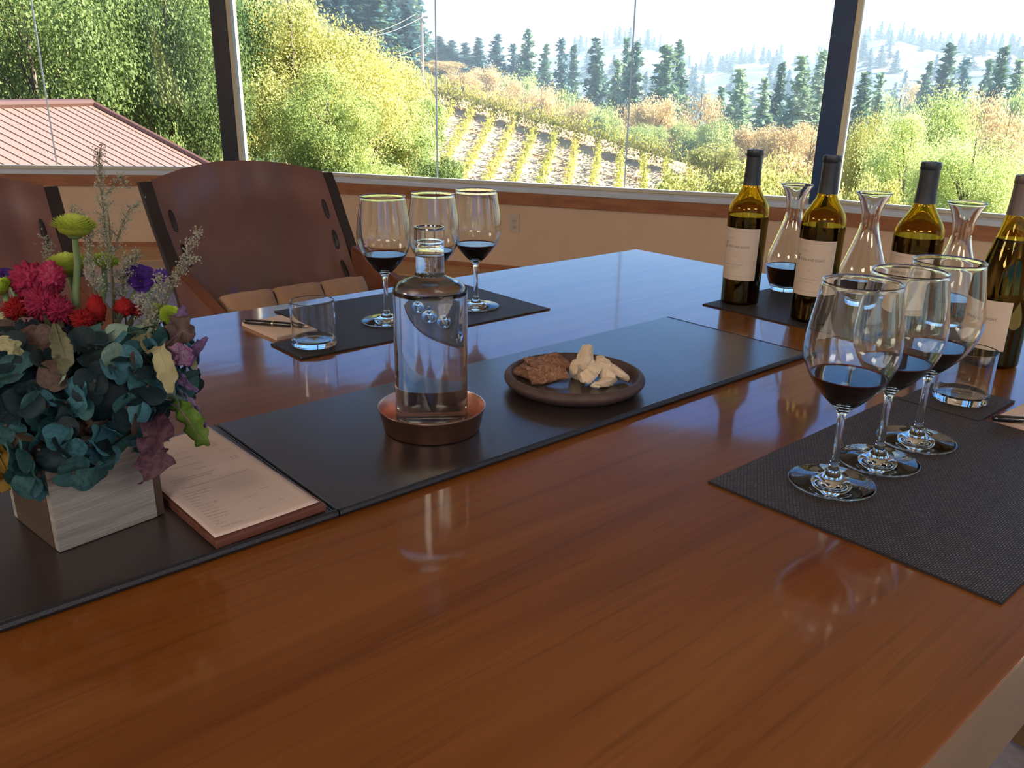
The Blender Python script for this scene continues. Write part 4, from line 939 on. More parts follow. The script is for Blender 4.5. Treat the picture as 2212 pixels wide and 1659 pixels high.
lines = [('Comments:', .10, .06), ('Release', .10, .0), ('Wine', .10, .0), ('Vineyard', .10, 0), ('Spring Mountain District', .10, 0), ('Cabernet Sauvignon', .10, 0), ('Estate', .10, 0), ('Chardonnay', .10, 0), ('Napa Valley', .10, 0), ('Tasting Notes', .10, 0), ('Allocation', .10, 0), ('Member', .10, 0), ('Name', .10, 0), ('Shipping Address', .10, 0)]
txt = []; T = Matrix.Translation
H_ = bd-0.008; y_ = 0.022
def ln(s, x, y, sz=0.0042, al='LEFT'): txt.append((text_mesh(s, sz, al, 0.9), T((x*pwid+0.002, y*H_+0.006, 0))))
ln('Email Address', .12, .055)
for k, s in enumerate(['Phone', 'City', 'Credit Card', 'Billing Name', 'Exp. Date', 'Order Total', 'Wine Club', 'Seven and Eight', 'Estate', 'Release', 'Vineyard', 'Spring Mountain', 'Cabernet Sauvignon']):
    ln(s, .10, .085+k*.026)
ln('State', .52, .10); ln('Zip', .74, .12); ln('Quantity', .52, .22); ln('Price', .72, .25)
ln('Complimentary Current Estate Release', .5, .45, .0050, 'CENTER'); ln('VINEYARD SEVEN AND EIGHT', .36, .54, .0042, 'CENTER'); ln('Spring Mountain Napa Valley', .34, .52, .0040, 'CENTER')
for k in range(4): ln('$ '+['95', '75', '125', '85'][k], .80, .84-k*.022, .0045)
ln('$ 150', .82, .70); ln('$ 200', .82, .61); ln('$ 48', .82, .59); ln('2012 Estate Chardonnay', .2, .80); ln('2011 Cabernet Sauvignon', .2, .74); ln('2010 Cabernet Sauvignon', .2, .66); ln('Tasting', .5, .60, .0045, 'CENTER')
bm = join_text(txt)
for v in bm.verts:
    u = (v.co.x-.002)/pwid; w_ = (v.co.y-.006)/H_; v.co.z = pz(u, w_)+0.00025
tag(obj('printed_text', bm, M_inkf, mp_), kind='stuff')
bm = bmesh.new()
for k in range(15):
    y0 = .092+k*.023; xa, xb = .12, .88; N = 14
    for i in range(N):
        ua = xa+(xb-xa)*i/N; ub = xa+(xb-xa)*(i+1)/N
        vs = [bm.verts.new((.002+pwid*uu, .006+H_*yy, pz(uu, yy)+0.00022)) for uu, yy in ((ua, y0), (ub, y0), (ub, y0+.0012), (ua, y0+.0012))]; bm.faces.new(vs)
tag(obj('ruled_lines', bm, pbr('rule_ink', (0.52, 0.41, 0.36), None, rough=0.8), mp_), kind='stuff')

# ------------------------------------------------------------------ leather chairs
M_leath = pbr('saddle_leather', (0.115, 0.053, 0.050), (0.18, 0.078, 0.066), 3.5, 0.26, spec=0.8, bump=0.25, bscale=150, r2=0.45)
M_leathd = pbr('chair_frame_dark', (0.020, 0.014, 0.016), None, rough=0.4)
M_arm = pbr('arm_leather', (0.16, 0.055, 0.030), (0.20, 0.075, 0.04), 8, 0.35)
M_cush = pbr('tan_suede', (0.33, 0.19, 0.11), (0.40, 0.24, 0.145), 9, 0.8, bump=0.3, bscale=120, sheen=0.2)
def onplane(px, py, yc):
    d = ray(px, py); nx, ny = -SA, CA; t = yc/(d.x*nx+d.y*ny); p = CAM+d*t; return p.x*CA+p.y*SA, p.z
YB, YTp = 2.06, 2.28
xl1, zt = onplane(350, 383, YTp); xr1, zt2 = onplane(718, 375, YTp); xl0, zb = onplane(432, 690, YB-0.08); xr0, zb2 = onplane(775, 590, YB)
XC = (xl1+xr1)/2-0.025; HW = (xr1-xl1)/2; ZTOP = (zt+zt2)/2
def chair(xc, label):
    o = empty('leather_armchair', tp(xc, 2.0, 0), TA); tag(o, label, 'chair', 'brown leather sling armchairs on the far side of the table')
    z0b = 0.46
    def back(u, v):      # u across, v up ; local y: 0 = table y 2.0
        z = z0b+(ZTOP-z0b)*v; y = (0.0+0.30*v)+0.05*math.sin(PI*u)+0.0
        w = HW*(0.97+0.03*v); x = (u-0.5)*2*w
        z += 0.035*math.sin(PI*min(max((u-0.04)/0.92, 0), 1))**0.7*ss(0.85, 1.0, v)
        y += 0.018*noise.noise(Vector((u*3+xc, v*3, 0)))+0.007*noise.noise(Vector((u*11+xc, v*1.6, 7)))+0.006*noise.noise(Vector((u*8, v*6, 3)))
        return Vector((x, y, z))
    bm = bmesh.new(); sheet(bm, back, 40, 30, 0.006); obj('back_sling', bm, M_leath, o, True, 50)
    for s in (-1, 1):
        u = 0.5+0.5*s
        p0 = back(u, 0.0)+Vector((s*0.014, 0.02, 0)); p1 = back(u, 0.97)+Vector((s*0.014, 0.025, 0))
        bm = bmesh.new(); d_ = (p1-p0); M = Matrix.Translation(p0) @ d_.to_track_quat('Z', 'Y').to_matrix().to_4x4()
        box(bm, -0.009, 0.009, -0.02, 0.02, -0.0, d_.length, 0.004); xf(bm, M); obj('back_post', bm, M_leathd, o)
        # folded leather edge
        bm = bmesh.new(); sheet(bm, lambda a, b: back(0.5+0.5*s, b*0.99)+Vector((s*0.029*min(a*2, 1), 0.0+0.04*max(0, a-0.5)-0.004, 0)), 6, 16, 0.004); obj('folded_edge', bm, M_leathd, o, True, 50)
        for k in range(5):
            v0 = 0.78-0.18*k
            uu = 0.5+s*0.445
            bm = bmesh.new(); lp = []
            for i in range(17):
                a = 2*PI*i/16; q = back(uu+0.009*math.cos(a), v0+0.055*math.sin(a)); lp.append(q+Vector((0, -0.006, 0)))
            tube(bm, lp, 0.0028, 6, False)
            sheet(bm, lambda a, b: back(uu+0.014*(a-0.5), v0-0.05+0.10*b)+Vector((0, -0.0065-0.004*math.sin(PI*b), 0)), 3, 6, 0.003); obj('lace', bm, M_leathd, o, True)
        # arm: sloping leather-wrapped panel and post
        bm = bmesh.new(); xs_ = s*(HW+0.010)
        pts = [(xs_, 0.10, 0.40), (xs_, 0.15, 0.72), (xs_, 0.0, 0.685), (xs_, -0.28, 0.60), (xs_, -0.42, 0.54), (xs_, -0.44, 0.36)]
        a_ = [bm.verts.new((p[0]-0.016, p[1], p[2])) for p in pts]; b2 = [bm.verts.new((p[0]+0.016, p[1], p[2])) for p in pts]
        bm.faces.new(a_); bm.faces.new(b2[::-1])
        for i in range(6): bm.faces.new((a_[i], b2[i], b2[(i+1) % 6], a_[(i+1) % 6]))
        bmesh.ops.recalc_face_normals(bm, faces=bm.faces); bmesh.ops.bevel(bm, geom=list(bm.edges), offset=0.006, segments=2, affect='EDGES'); obj('armrest', bm, M_arm, o, True, 40)
        for yy, lean in ((0.06, 0.10), (-0.40, 0.0)):
            bm = bmesh.new(); tube(bm, [(xs_, yy+lean, 0.0), (xs_, yy, 0.45)], [0.016, 0.021], 10); obj('leg', bm, M_leathd, o, True, 50)
    bm = bmesh.new(); sheet(bm, lambda u, v: Vector(((u-.5)*2*HW, -0.44+0.46*v, 0.44-0.02*math.sin(PI*u)-0.02*v)), 20, 14, 0.012); obj('seat', bm, M_leath, o, True, 50)
    c = empty('lumbar_cushion', tp(xc-0.035, 2.02, -0.008), TA)
    for k in range(3):
        bm = bmesh.new(); bmesh.ops.create_cube(bm, size=1.0); bmesh.ops.subdivide_edges(bm, edges=bm.edges, cuts=7, use_grid_fill=True)
        w = 0.132
        for v in bm.verts:
            q = v.co*2; px_ = (1-abs(q.x)**6)*0.35+0.65; pzz = (1-abs(q.z)**5)*0.85+0.15
            v.co = Vector((q.x*w/2*(0.94+0.06*(1-q.z*q.z)), q.y*0.055*px_*pzz, q.z*0.085*(0.985+0.015*(1-q.x*q.x)))) + Vector((0, 0, 0.004*noise.noise(Vector((q.x*2+k, q.y, q.z*2)))))
        M = Matrix.Translation((-0.132+0.132*k, -0.060, 0.600)) @ Matrix.Rotation(0.25, 4, 'X'); xf(bm, M); obj('cushion_roll', bm, M_cush, c, True)
        if k < 2:
            bm = bmesh.new(); tube(bm, [M @ Vector((w/2+0.002, 0.03*math.cos(a), 0.075*math.sin(a))) for a in [i*PI/6 for i in range(13)]], 0.003, 6); obj('seam_piping', bm, M_leathd, c, True)
    return o, c
_, c = chair(XC, 'brown leather sling armchair behind the far wine glasses, right one of two'); tag(c, 'tan suede lumbar cushion on the chair behind the tumbler', 'cushion')
xe, ze = onplane(97, 395, YTp)
_, c = chair(xe-HW, 'brown leather armchair behind the flowers, cut by the left edge'); tag(c, 'tan suede lumbar cushion on the chair behind the flowers', 'cushion')

# ------------------------------------------------------------------ flower box
M_boxwood = pbr('whitewashed_wood', (0.21, 0.20, 0.185), (0.36, 0.345, 0.315), 9, 0.8, stretch=(0.5, 1, 12), bump=0.5, bscale=40, bstretch=(0.5, 1, 12), spec=0.2)
M_boxside = pbr('brown_box_wood', (0.045, 0.027, 0.018), (0.075, 0.045, 0.03), 8, 0.8, stretch=(1, 0.6, 9))
q0 = atz(128, 1195, ZT+0.0055); q1 = atz(358, 1110, ZT+0.0055); ux = q1-q0; ux.z = 0; BW = ux.length; ux.normalize(); uy = Vector((-ux.y, ux.x, 0))
fb_ = empty('flower_box', (q0.x, q0.y, ZT+0.0056), math.atan2(ux.y, ux.x)); tag(fb_, 'square whitewashed wooden box holding the flower arrangement', 'flower box')
BH = 0.098; th = 0.009; BD = BW*1.02
for nm, a, m in (('front_board', (0.0005, BW-0.008, 0, th), M_boxwood), ('back_board', (0.0005, BW-0.0005, BD-th, BD), M_boxwood), ('side_board', (0, th, th+.0003, BD-th-.0003), M_boxside), ('side_board', (BW-th, BW, th*0.1+.0003, BD-th-.0003), M_boxside)):
    bm = bmesh.new(); box(bm, *a, 0, BH, 0.0008); obj(nm, bm, m, fb_)
bm = bmesh.new(); box(bm, th, BW-th, th, BD-th, 0.002, BH-0.018); obj('moss_filling', bm, pbr('dark_moss', (0.01, 0.015, 0.008), (0.04, 0.05, 0.02), 60, 0.95, bump=1.0, bscale=150), fb_)
bcen = q0+ux*BW/2+uy*BD/2; bcen.z = ZT+BH
DEP = (bcen-CAM).dot(FW); 

def petmat(name, c1, c2, tr=0.25):
    return leafmat(name, c1, c2, None, tr, 0.55, 0.2)
P_teal = petmat('petal_teal', (0.020, 0.065, 0.072), (0.050, 0.150, 0.160)); P_blue = petmat('petal_blue', (0.025, 0.10, 0.14), (0.07, 0.22, 0.28)); P_pale = petmat('petal_pale', (0.14, 0.24, 0.21), (0.26, 0.38, 0.32))
P_dark = petmat('petal_dark', (0.006, 0.015, 0.022), (0.018, 0.040, 0.050)); P_brown = petmat('petal_brown', (0.06, 0.035, 0.035), (0.13, 0.09, 0.075)); P_cream = petmat('petal_cream', (0.34, 0.36, 0.20), (0.46, 0.44, 0.26))
M_stem = pbr('flower_stem', (0.10, 0.17, 0.07), (0.16, 0.24, 0.10), 30, 0.6); M_stemd = pbr('dark_stem', (0.04, 0.05, 0.025), None, rough=0.7)
def petal_mesh(seed):
    rg = random.Random(seed); bm = bmesh.new(); cup = rg.uniform(0.15, 0.4)*(1 if seed % 3 else -0.6)
    def fn(u, v):
        w = max(0.56*math.sin(PI*v)**0.85, 0.012); x = (u-.5)*2*w; e = (abs(u-.5)*2); v = 0.5-0.5*math.cos(PI*v)
        return Vector((x, v, cup*(x*x)+0.14*math.sin(v*2.6)+0.06*e*math.sin(v*9+seed)+0.03*noise.noise(Vector((x*4, v*4, seed)))))
    sheet(bm, fn, 6, 9, 0.0); return mesh_of(bm, 'petal', True)
PET = [petal_mesh(s) for s in range(6)]
bm = bmesh.new(); bmesh.ops.create_icosphere(bm, subdivisions=1, radius=1); FLB = mesh_of(bm, 'floret', True)
def basis(nrm, roll):
    z = nrm.normalized(); x = z.orthogonal().normalized(); y = z.cross(x); x2 = x*math.cos(roll)+y*math.sin(roll); y2 = z.cross(x2)
    return Matrix((( x2.x, y2.x, z.x), (x2.y, y2.y, z.y), (x2.z, y2.z, z.z))).to_4x4()
def hydrangea(px, py, dep, rpx, rpy, nf, label, pals, seed, psz=0.0215):
    rg = random.Random(seed); c = atd(px, py, dep); R = rpx/FPX*dep; Rz = rpy/FPX*dep
    o = empty('hydrangea_head', c); tag(o, label, 'flower', 'dried hydrangea heads in the flower box')
    bm = bmesh.new(); bmesh.ops.create_icosphere(bm, subdivisions=3, radius=1.0)
    for v in bm.verts: v.co = Vector((v.co.x*R*0.72, v.co.y*R*0.62, v.co.z*Rz*0.72))
    obj('inner_mass', bm, P_dark, o, True)
    bm = bmesh.new(); e = bcen-c; tube(bm, [(0, 0, 0), e*0.5, e+Vector((0, 0, -0.04))], 0.003, 6); obj('stem', bm, M_stemd, o)
    tocam = (CAM-c).normalized(); k = 0; tries = 0; dirs = []
    while k < nf and tries < 6000:
        tries += 1
        d = Vector((rg.gauss(0, 1), rg.gauss(0, 1), rg.gauss(0, 1))).normalized()
        if d.dot(tocam) < -0.35: continue
        if any((d-q).length < 1.55/math.sqrt(nf)*1.2 for q in dirs): continue
        dirs.append(d)
        p = Vector((d.x*R, d.y*R*0.85, d.z*Rz))*rg.uniform(0.80, 1.0); nn = (d+Vector((rg.gauss(0, .3), rg.gauss(0, .3), rg.gauss(0, .3)))).normalized()
        fl = link('floret', FLB, P_brown, o); fl.matrix_local = Matrix.Translation(p) @ basis(nn, rg.uniform(0, 6)) @ Matrix.Scale(0.0022, 4)
        m = rg.choice(pals); npet = 4 if rg.random() < 0.8 else 3
        for j in range(npet):
            s = psz*rg.uniform(0.75, 1.15)/0.0022
            pe = link('petal', PET[rg.randrange(6)], m if rg.random() < 0.7 else rg.choice(pals), fl)
            pe.matrix_local = Matrix.Rotation(2*PI*j/npet+rg.uniform(-.25, .25), 4, 'Z') @ Matrix.Rotation(rg.uniform(-0.1, 0.75), 4, 'X') @ Matrix.Diagonal((s, s, s, 1))
        k += 1
    return o
mix = [P_teal]*4+[P_dark]*6+[P_blue]*2+[P_pale]+[P_brown]*2
hydrangea(70, 860, DEP+0.005, 150, 145, 42, 'dark teal dried hydrangea head at the left of the box', mix+[P_dark]*3, 5)
hydrangea(235, 850, DEP-0.010, 130, 120, 40, 'teal and pale green hydrangea head hanging over the box front', mix+[P_pale, P_blue], 6)
hydrangea(325, 800, DEP+0.03, 85, 90, 20, 'bluish hydrangea head above the right side of the box', [P_teal, P_blue, P_teal, P_dark, P_cream, P_pale], 8)
hydrangea(60, 760, DEP+0.05, 110, 60, 18, 'dusky hydrangea head at the back left under the red blooms', [P_dark, P_brown, P_brown, P_teal, P_cream], 9)
# single petals fallen low over the box edge (part of the front head would float): extra low hydrangea
hydrangea(140, 985, DEP-0.055, 85, 45, 12, 'lowest hydrangea cluster drooping over the box front edge', [P_teal, P_blue, P_dark, P_teal], 11)

M_mumcore = pbr('mum_core', (0.22, 0.27, 0.02), None, rough=0.8)
M_mum = leafmat('mum_petals', (0.42, 0.55, 0.08), (0.66, 0.76, 0.16), None, 0.3, 0.6, 0.1); M_mum2 = leafmat('mum_petals_bright', (0.42, 0.60, 0.05), (0.55, 0.72, 0.10), None, 0.35, 0.6, 0.1)
def mum(px, py, dep, rpx, label, m, tilt=(0, 0), stem_to=None, flat=0.55, seed=0):
    rg = random.Random(seed); c = atd(px, py, dep); R = rpx/FPX*dep; o = empty('chrysanthemum', c); o.rotation_euler = (tilt[0], tilt[1], 0); tag(o, label, 'flower', 'green button chrysanthemums')
    bm = bmesh.new()
    N = 190
    for i in range(N):
        f = (i+0.5)/N; ph = math.acos(1-f*1.12); th_ = i*2.39996
        d = Vector((math.sin(ph)*math.cos(th_), math.sin(ph)*math.sin(th_), math.cos(ph)))
        base = Vector((d.x*R*0.70, d.y*R*0.70, d.z*R*flat*0.8)); tip = Vector((d.x*R*1.02, d.y*R*1.02, d.z*R*flat*1.05+R*0.06))*rg.uniform(0.93, 1.05)
        side = d.cross(Vector((0, 0, 1))); side = side.normalized() if side.length > 1e-3 else Vector((1, 0, 0)); w = R*0.095
        up_n = side.cross(d).normalized()*R*0.03
        vs = [bm.verts.new(base-side*w), bm.verts.new(base+side*w), bm.verts.new(base.lerp(tip, .7)+side*w*1.1+up_n), bm.verts.new(tip+up_n*2), bm.verts.new(base.lerp(tip, .7)-side*w*1.1+up_n)]
        bm.faces.new(vs)
    obj('petals', bm, m, o)
    bm = bmesh.new(); bmesh.ops.create_icosphere(bm, subdivisions=2, radius=1)
    for v in bm.verts: v.co = Vector((v.co.x*R*0.74, v.co.y*R*0.74, v.co.z*R*flat*0.78))
    obj('flower_core', bm, M_mumcore, o, True)
    bm = bmesh.new(); lathe(bm, [(0, -R*flat*0.95), (R*0.25, -R*flat*0.85), (R*0.5, -R*flat*0.35), (R*0.4, -R*flat*0.2)], 14); obj('calyx', bm, M_stem, o, True)
    e = (stem_to if stem_to else bcen)-c; Mi = o.rotation_euler.to_matrix().inverted(); e = Mi @ e
    bm = bmesh.new(); st = Vector((0, 0, -R*flat*0.7)); tube(bm, [st, st.lerp(e, 0.33)+Vector((0.002, 0, -0.002)), st.lerp(e, 0.66), e], [0.0030, 0.0034, 0.0036, 0.0036], 8); obj('stem', bm, M_stem, o, True)
mum(161, 492, DEP+0.05, 48, 'tallest green chrysanthemum on a long bare stem', M_mum, (-0.1, 0.05), atd(165, 690, DEP+0.05), 0.55, 1)
mum(146, 574, DEP+0.08, 46, 'green chrysanthemum below the tallest one, behind its stem', M_mum, (-0.1, -0.05), atd(170, 700, DEP+0.07), 0.55, 2)
mum(226, 566, DEP+0.09, 30, 'small bright green chrysanthemum right of the long stem', M_mum2, (0.1, 0.25), atd(215, 700, DEP+0.07), 0.5, 3)
mum(368, 684, DEP+0.03, 26, 'small bright green chrysanthemum at the right, tipped toward the far side', M_mum2, (0.5, 0.9), atd(345, 760, DEP+0.02), 0.6, 4)
mum(337, 668, DEP+0.07, 20, 'green chrysanthemum half hidden in the pale sprigs', M_mum2, (-0.2, -0.3), atd(325, 760, DEP+0.04), 0.6, 5)
mum(2, 622, DEP+0.03, 26, 'bright green chrysanthemum cut by the left edge', M_mum2, (0.5, -0.4), atd(15, 740, DEP+0.03), 0.6, 6)

# celosia: ruffled magenta and red heads
M_cel = leafmat('celosia_magenta', (0.24, 0.010, 0.04), (0.42, 0.03, 0.10), (0.55, 0.10, 0.2), 0.2, 0.75, 0.2); M_red = leafmat('celosia_red', (0.20, 0.006, 0.008), (0.34, 0.012, 0.015), None, 0.15, 0.75, 0.2)
def celosia(px, py, dep, rx, ry, label, m, seed, spiky=False):
    c = atd(px, py, dep); R = rx/FPX*dep; Rz = ry/FPX*dep; o = empty('celosia', c); tag(o, label, 'flower', 'velvety celosia blooms among the hydrangeas')
    bm = bmesh.new(); bmesh.ops.create_icosphere(bm, subdivisions=5 if rx > 25 else 4, radius=1)
    for v in bm.verts:
        d = v.co.normalized(); q = d*2.2+Vector((seed*3.1, 0, 0)); f = abs(noise.noise(q*1.6))*0.9+0.35*abs(noise.noise(q*4.5))
        s = 0.72+0.55*f if not spiky else 0.6+0.9*max(0, noise.noise(q*5))+0.3*f
        v.co = Vector((d.x*R*s, d.y*R*s*0.9, d.z*Rz*s))
    obj('ruffled_head', bm, m, o, True)
    e = bcen-c; bm = bmesh.new(); tube(bm, [(0, 0, 0), e*0.5, e], 0.003, 6); obj('stem', bm, M_stemd, o)
    if spiky:
        rg = random.Random(seed); bm = bmesh.new()
        for i in range(90):
            d = Vector((rg.gauss(0, 1), rg.gauss(0, 1), rg.gauss(0, 1))).normalized(); b0 = Vector((d.x*R*.6, d.y*R*.6, d.z*Rz*.6)); t = Vector((d.x*R*1.15, d.y*R*1.15, d.z*Rz*1.15)); s = d.orthogonal()*R*0.06
            bm.faces.new([bm.verts.new(b0-s), bm.verts.new(b0+s), bm.verts.new(t)])
        tag(obj('spikelets', bm, m, o), kind='stuff')
celosia(62, 605, DEP+0.04, 38, 42, 'left lobe of the big magenta celosia', M_cel, 1); celosia(104, 600, DEP+0.045, 36, 38, 'pink-magenta celosia bloom right of the big left one', M_cel, 2)
celosia(92, 655, DEP+0.02, 34, 40, 'feathery pink-red celosia plume in front of the magenta ones', M_cel, 3, True); celosia(128, 672, DEP+0.02, 30, 32, 'feathery crimson celosia plume beside the long green stem', M_cel, 4, True)
celosia(38, 668, DEP+0.03, 30, 26, 'low red celosia near the left edge', M_red, 5, True); celosia(208, 668, DEP+0.03, 21, 34, 'upright deep red celosia right of the long green stem', M_red, 6)
celosia(268, 664, DEP+0.04, 22, 22, 'round deep red celosia under the pale sprigs', M_red, 7); celosia(295, 672, DEP+0.05, 16, 14, 'small curled deep red celosia at the right end', M_red, 8)
celosia(180, 690, DEP+0.01, 26, 22, 'low crimson celosia at the foot of the long stem', M_red, 9, True)
M_dusty = petmat('dusty_pink', (0.20, 0.09, 0.11), (0.32, 0.16, 0.18)); celosia(55, 710, DEP, 26, 26, 'dusty pink bud above the dark hydrangea', M_dusty, 12)

# purple blooms
P_purp = petmat('petal_purple', (0.035, 0.012, 0.12), (0.10, 0.035, 0.30), 0.3)
def bloom(px, py, dep, rpx, n_, label, m, seed):
    rg = random.Random(seed); c = atd(px, py, dep); R = rpx/FPX*dep; o = empty('purple_flower', c); tag(o, label, 'flower'); nn = (CAM-c).normalized()+Vector((0, 0, 0.8))
    B = basis(nn, seed)
    for k in range(n_):
        pe = link('petal', PET[k % 6], m, o); s = R*rg.uniform(0.9, 1.15)
        pe.matrix_local = B @ Matrix.Rotation(2*PI*k/n_+rg.uniform(-.2, .2), 4, 'Z') @ Matrix.Rotation(rg.uniform(0.2, 0.9), 4, 'X') @ Matrix.Diagonal((s*1.1, s, s, 1))
    bm = bmesh.new(); e = bcen-c; tube(bm, [(0, 0, 0), e*.5+Vector((0, 0, .01)), e], 0.002, 6); obj('stem', bm, M_stem, o)
bloom(303, 608, DEP+0.10, 36, 7, 'large dark purple bloom behind the pale sprigs', P_purp, 1); bloom(346, 600, DEP+0.09, 20, 6, 'small violet bloom right of the large purple one', P_purp, 2)
bloom(12, 598, DEP+0.09, 22, 5, 'purple bloom at the left edge beside the magenta celosia', P_purp, 3)

# limonium sprigs
M_lim = leafmat('limonium_florets', (0.28, 0.29, 0.23), (0.44, 0.45, 0.37), None, 0.3, 0.8, 0.1); M_limst = pbr('limonium_stem', (0.16, 0.16, 0.10), None, rough=0.8)
M_limp = leafmat('limonium_mauve', (0.24, 0.14, 0.16), (0.34, 0.20, 0.22), None, 0.3, 0.8, 0.1)
def sprig(path, dep, label, seed, nb=14, blen=34, dens=12, m=M_lim, start=0.35):
    rg = random.Random(seed); P_ = [atd(x, y, dep) for x, y in path]; o = empty('limonium_sprig', P_[0]); tag(o, label, 'flower sprig', 'airy pale limonium sprigs')
    org_ = P_[0]; pts = [p-org_ for p in P_]; bm = bmesh.new(); tube(bm, pts, [0.0011*(1-0.6*i/len(pts)) for i in range(len(pts))], 5)
    seg = [(pts[i+1]-pts[i]).length for i in range(len(pts)-1)]; tot = sum(seg); C = []; N = []
    def at(f):
        d = f*tot
        for i, s in enumerate(seg):
            if d <= s: return pts[i].lerp(pts[i+1], d/s), (pts[i+1]-pts[i]).normalized()
            d -= s
        return pts[-1], (pts[-1]-pts[-2]).normalized()
    for k in range(nb):
        f = start+(1-start)*(k+rg.random())/nb; p, t = at(min(f, 1)); L = blen/FPX*dep*rg.uniform(0.4, 1.0)*(1.15-0.7*f)
        d = (t*0.7+Vector((rg.gauss(0, 1), rg.gauss(0, .7), rg.gauss(0, .5)+0.4)).normalized()*0.9).normalized()
        e = p+d*L; mid = p+d*L*0.5+Vector((0, 0, -L*0.05)); tube(bm, [p, mid, e], [0.0005, 0.0004, 0.0003], 4, False)
        for i in range(dens):
            q = p.lerp(e, rg.uniform(0.35, 1.05))+Vector((rg.gauss(0, 1), rg.gauss(0, 1), rg.gauss(0, 1)))*0.0024
            for _ in range(2): C.append(q+Vector((rg.gauss(0, 1), rg.gauss(0, 1), rg.gauss(0, 1)))*0.0009); N.append((rg.gauss(0, 1), rg.gauss(0, 1), rg.gauss(0, 1)))
    obj('stem', bm, M_limst, o, True)
    tag(link('florets', quads('florets', np.array(C), np.array(N), 0.00115), m, o), kind='stuff')
sprig([(245, 700), (240, 600), (225, 470), (213, 360), (216, 322)], DEP+0.07, 'tallest pale sprig, its mauve tip against the roof', 1, 34, 44, 13, start=0.30)
sprig([(250, 690), (240, 560), (236, 480), (226, 425), (262, 380), (272, 400)], DEP+0.10, 'pale sprig bending right below the tallest tip', 2, 18, 36, 12, start=0.45)
sprig([(210, 690), (200, 600), (196, 520), (176, 470), (150, 455)], DEP+0.06, 'pale sprig reaching left above the tallest chrysanthemum', 3, 16, 34, 12, start=0.45)
sprig([(255, 690), (238, 560), (262, 490), (280, 450), (300, 446)], DEP+0.09, 'pale sprig reaching right toward the chair', 4, 18, 40, 13, start=0.45)
sprig([(275, 720), (268, 650), (262, 600), (275, 570), (300, 552)], DEP+0.08, 'dense pale sprig in front of the large purple bloom', 5, 30, 44, 16, start=0.35)
sprig([(330, 740), (365, 640), (392, 580), (408, 535), (428, 498)], DEP+0.06, 'tall thin pale sprig leaning over the leather chair back', 6, 14, 26, 15, start=0.55)
sprig([(320, 740), (350, 660), (378, 600), (400, 570), (425, 562)], DEP+0.05, 'lower pale sprig leaning right before the chair', 7, 14, 26, 12, start=0.5)
sprig([(310, 760), (322, 700), (326, 660), (345, 620), (338, 600)], DEP+0.04, 'dense pale sprig around the small violet bloom', 8, 26, 36, 14, start=0.25)
sprig([(340, 780), (335, 740), (330, 700), (318, 670), (300, 640)], DEP+0.02, 'low pale sprig over the right hydrangea', 9, 24, 34, 14, start=0.25)
sprig([(120, 660), (112, 590), (104, 540), (98, 512)], DEP+0.09, 'short pale sprig left of the tallest chrysanthemum', 10, 12, 22, 12, start=0.5)
sprig([(225, 690), (212, 620), (200, 580), (190, 560)], DEP+0.04, 'short pale sprig crossing the second chrysanthemum', 11, 14, 24, 14, start=0.5)

# kale and dried leaves
def leafribbon(name, path, widths, dep, label, m, seed, ruffle=0.25, parent=None, side=None, cat='leaf', curl=0.0):
    P_ = [atd(x, y, dep+dz) for x, y, dz in path]; org_ = P_[0]; o = empty(name, org_); tag(o, label, cat)
    pts = [p-org_ for p in P_]; n_ = len(pts)
    def cv(f):
        f = f*(n_-1); i = min(int(f), n_-2); t = f-i; return pts[i].lerp(pts[i+1], t), (pts[i+1]-pts[i]).normalized()
    def wd(f):
        f = f*(n_-1); i = min(int(f), n_-2); t = f-i; return (widths[i]*(1-t)+widths[i+1]*t)/FPX*dep
    sd_ = side if side else Vector((1, 0, 0))
    def fn(u, v):
        p, t = cv(v); s = (sd_-t*sd_.dot(t)).normalized(); nn = t.cross(s)
        if curl: a = curl*v; s, nn = s*math.cos(a)+nn*math.sin(a), nn*math.cos(a)-s*math.sin(a)
        w = wd(v); e = (u-.5)*2; rf = ruffle*w*abs(e)**2*math.sin(v*26+seed+e*2)
        w2 = w*(1+0.10*math.sin(v*40+seed)*abs(e))
        return p+s*e*w2+nn*(rf+0.25*w*e*e+0.05*w*noise.noise(Vector((e*3, v*8, seed))))
    bm = bmesh.new(); sheet(bm, fn, 12, 40, 0.0006); obj('leaf_blade', bm, m, o, True)
    bm = bmesh.new(); tube(bm, [cv(i/12)[0]+Vector((0, 0, 0.0003)) for i in range(12)], [0.0011*(1-i/14) for i in range(12)], 6); obj('midrib', bm, M_kalerib if name == 'kale_leaf' else m, o, True)
M_kalerib = pbr('kale_rib', (0.20, 0.08, 0.16), None, rough=0.5)
K_green = leafmat('kale_green', (0.07, 0.15, 0.02), (0.13, 0.24, 0.04), (0.20, 0.30, 0.08), 0.3); K_purp = leafmat('kale_purple', (0.10, 0.04, 0.14), (0.24, 0.16, 0.36), (0.36, 0.28, 0.48), 0.3)
K_dry = leafmat('dried_leaf', (0.05, 0.016, 0.045), (0.13, 0.07, 0.09), (0.46, 0.36, 0.30), 0.15); K_dusk = leafmat('kale_dusky', (0.06, 0.035, 0.05), (0.12, 0.08, 0.07), (0.14, 0.14, 0.06), 0.2); K_yel = leafmat('old_yellow_leaf', (0.10, 0.07, 0.01), (0.22, 0.13, 0.02), None, 0.2)
leafribbon('kale_leaf', [(352, 870, 0), (385, 878, -.01), (408, 910, -.02), (430, 945, -.025), (452, 962, -.025)], [3, 18, 30, 27, 3], DEP, 'arching green kale leaf hanging over the menu', K_green, 1, 0.25, side=Vector((-0.7, 0.2, -0.7)))
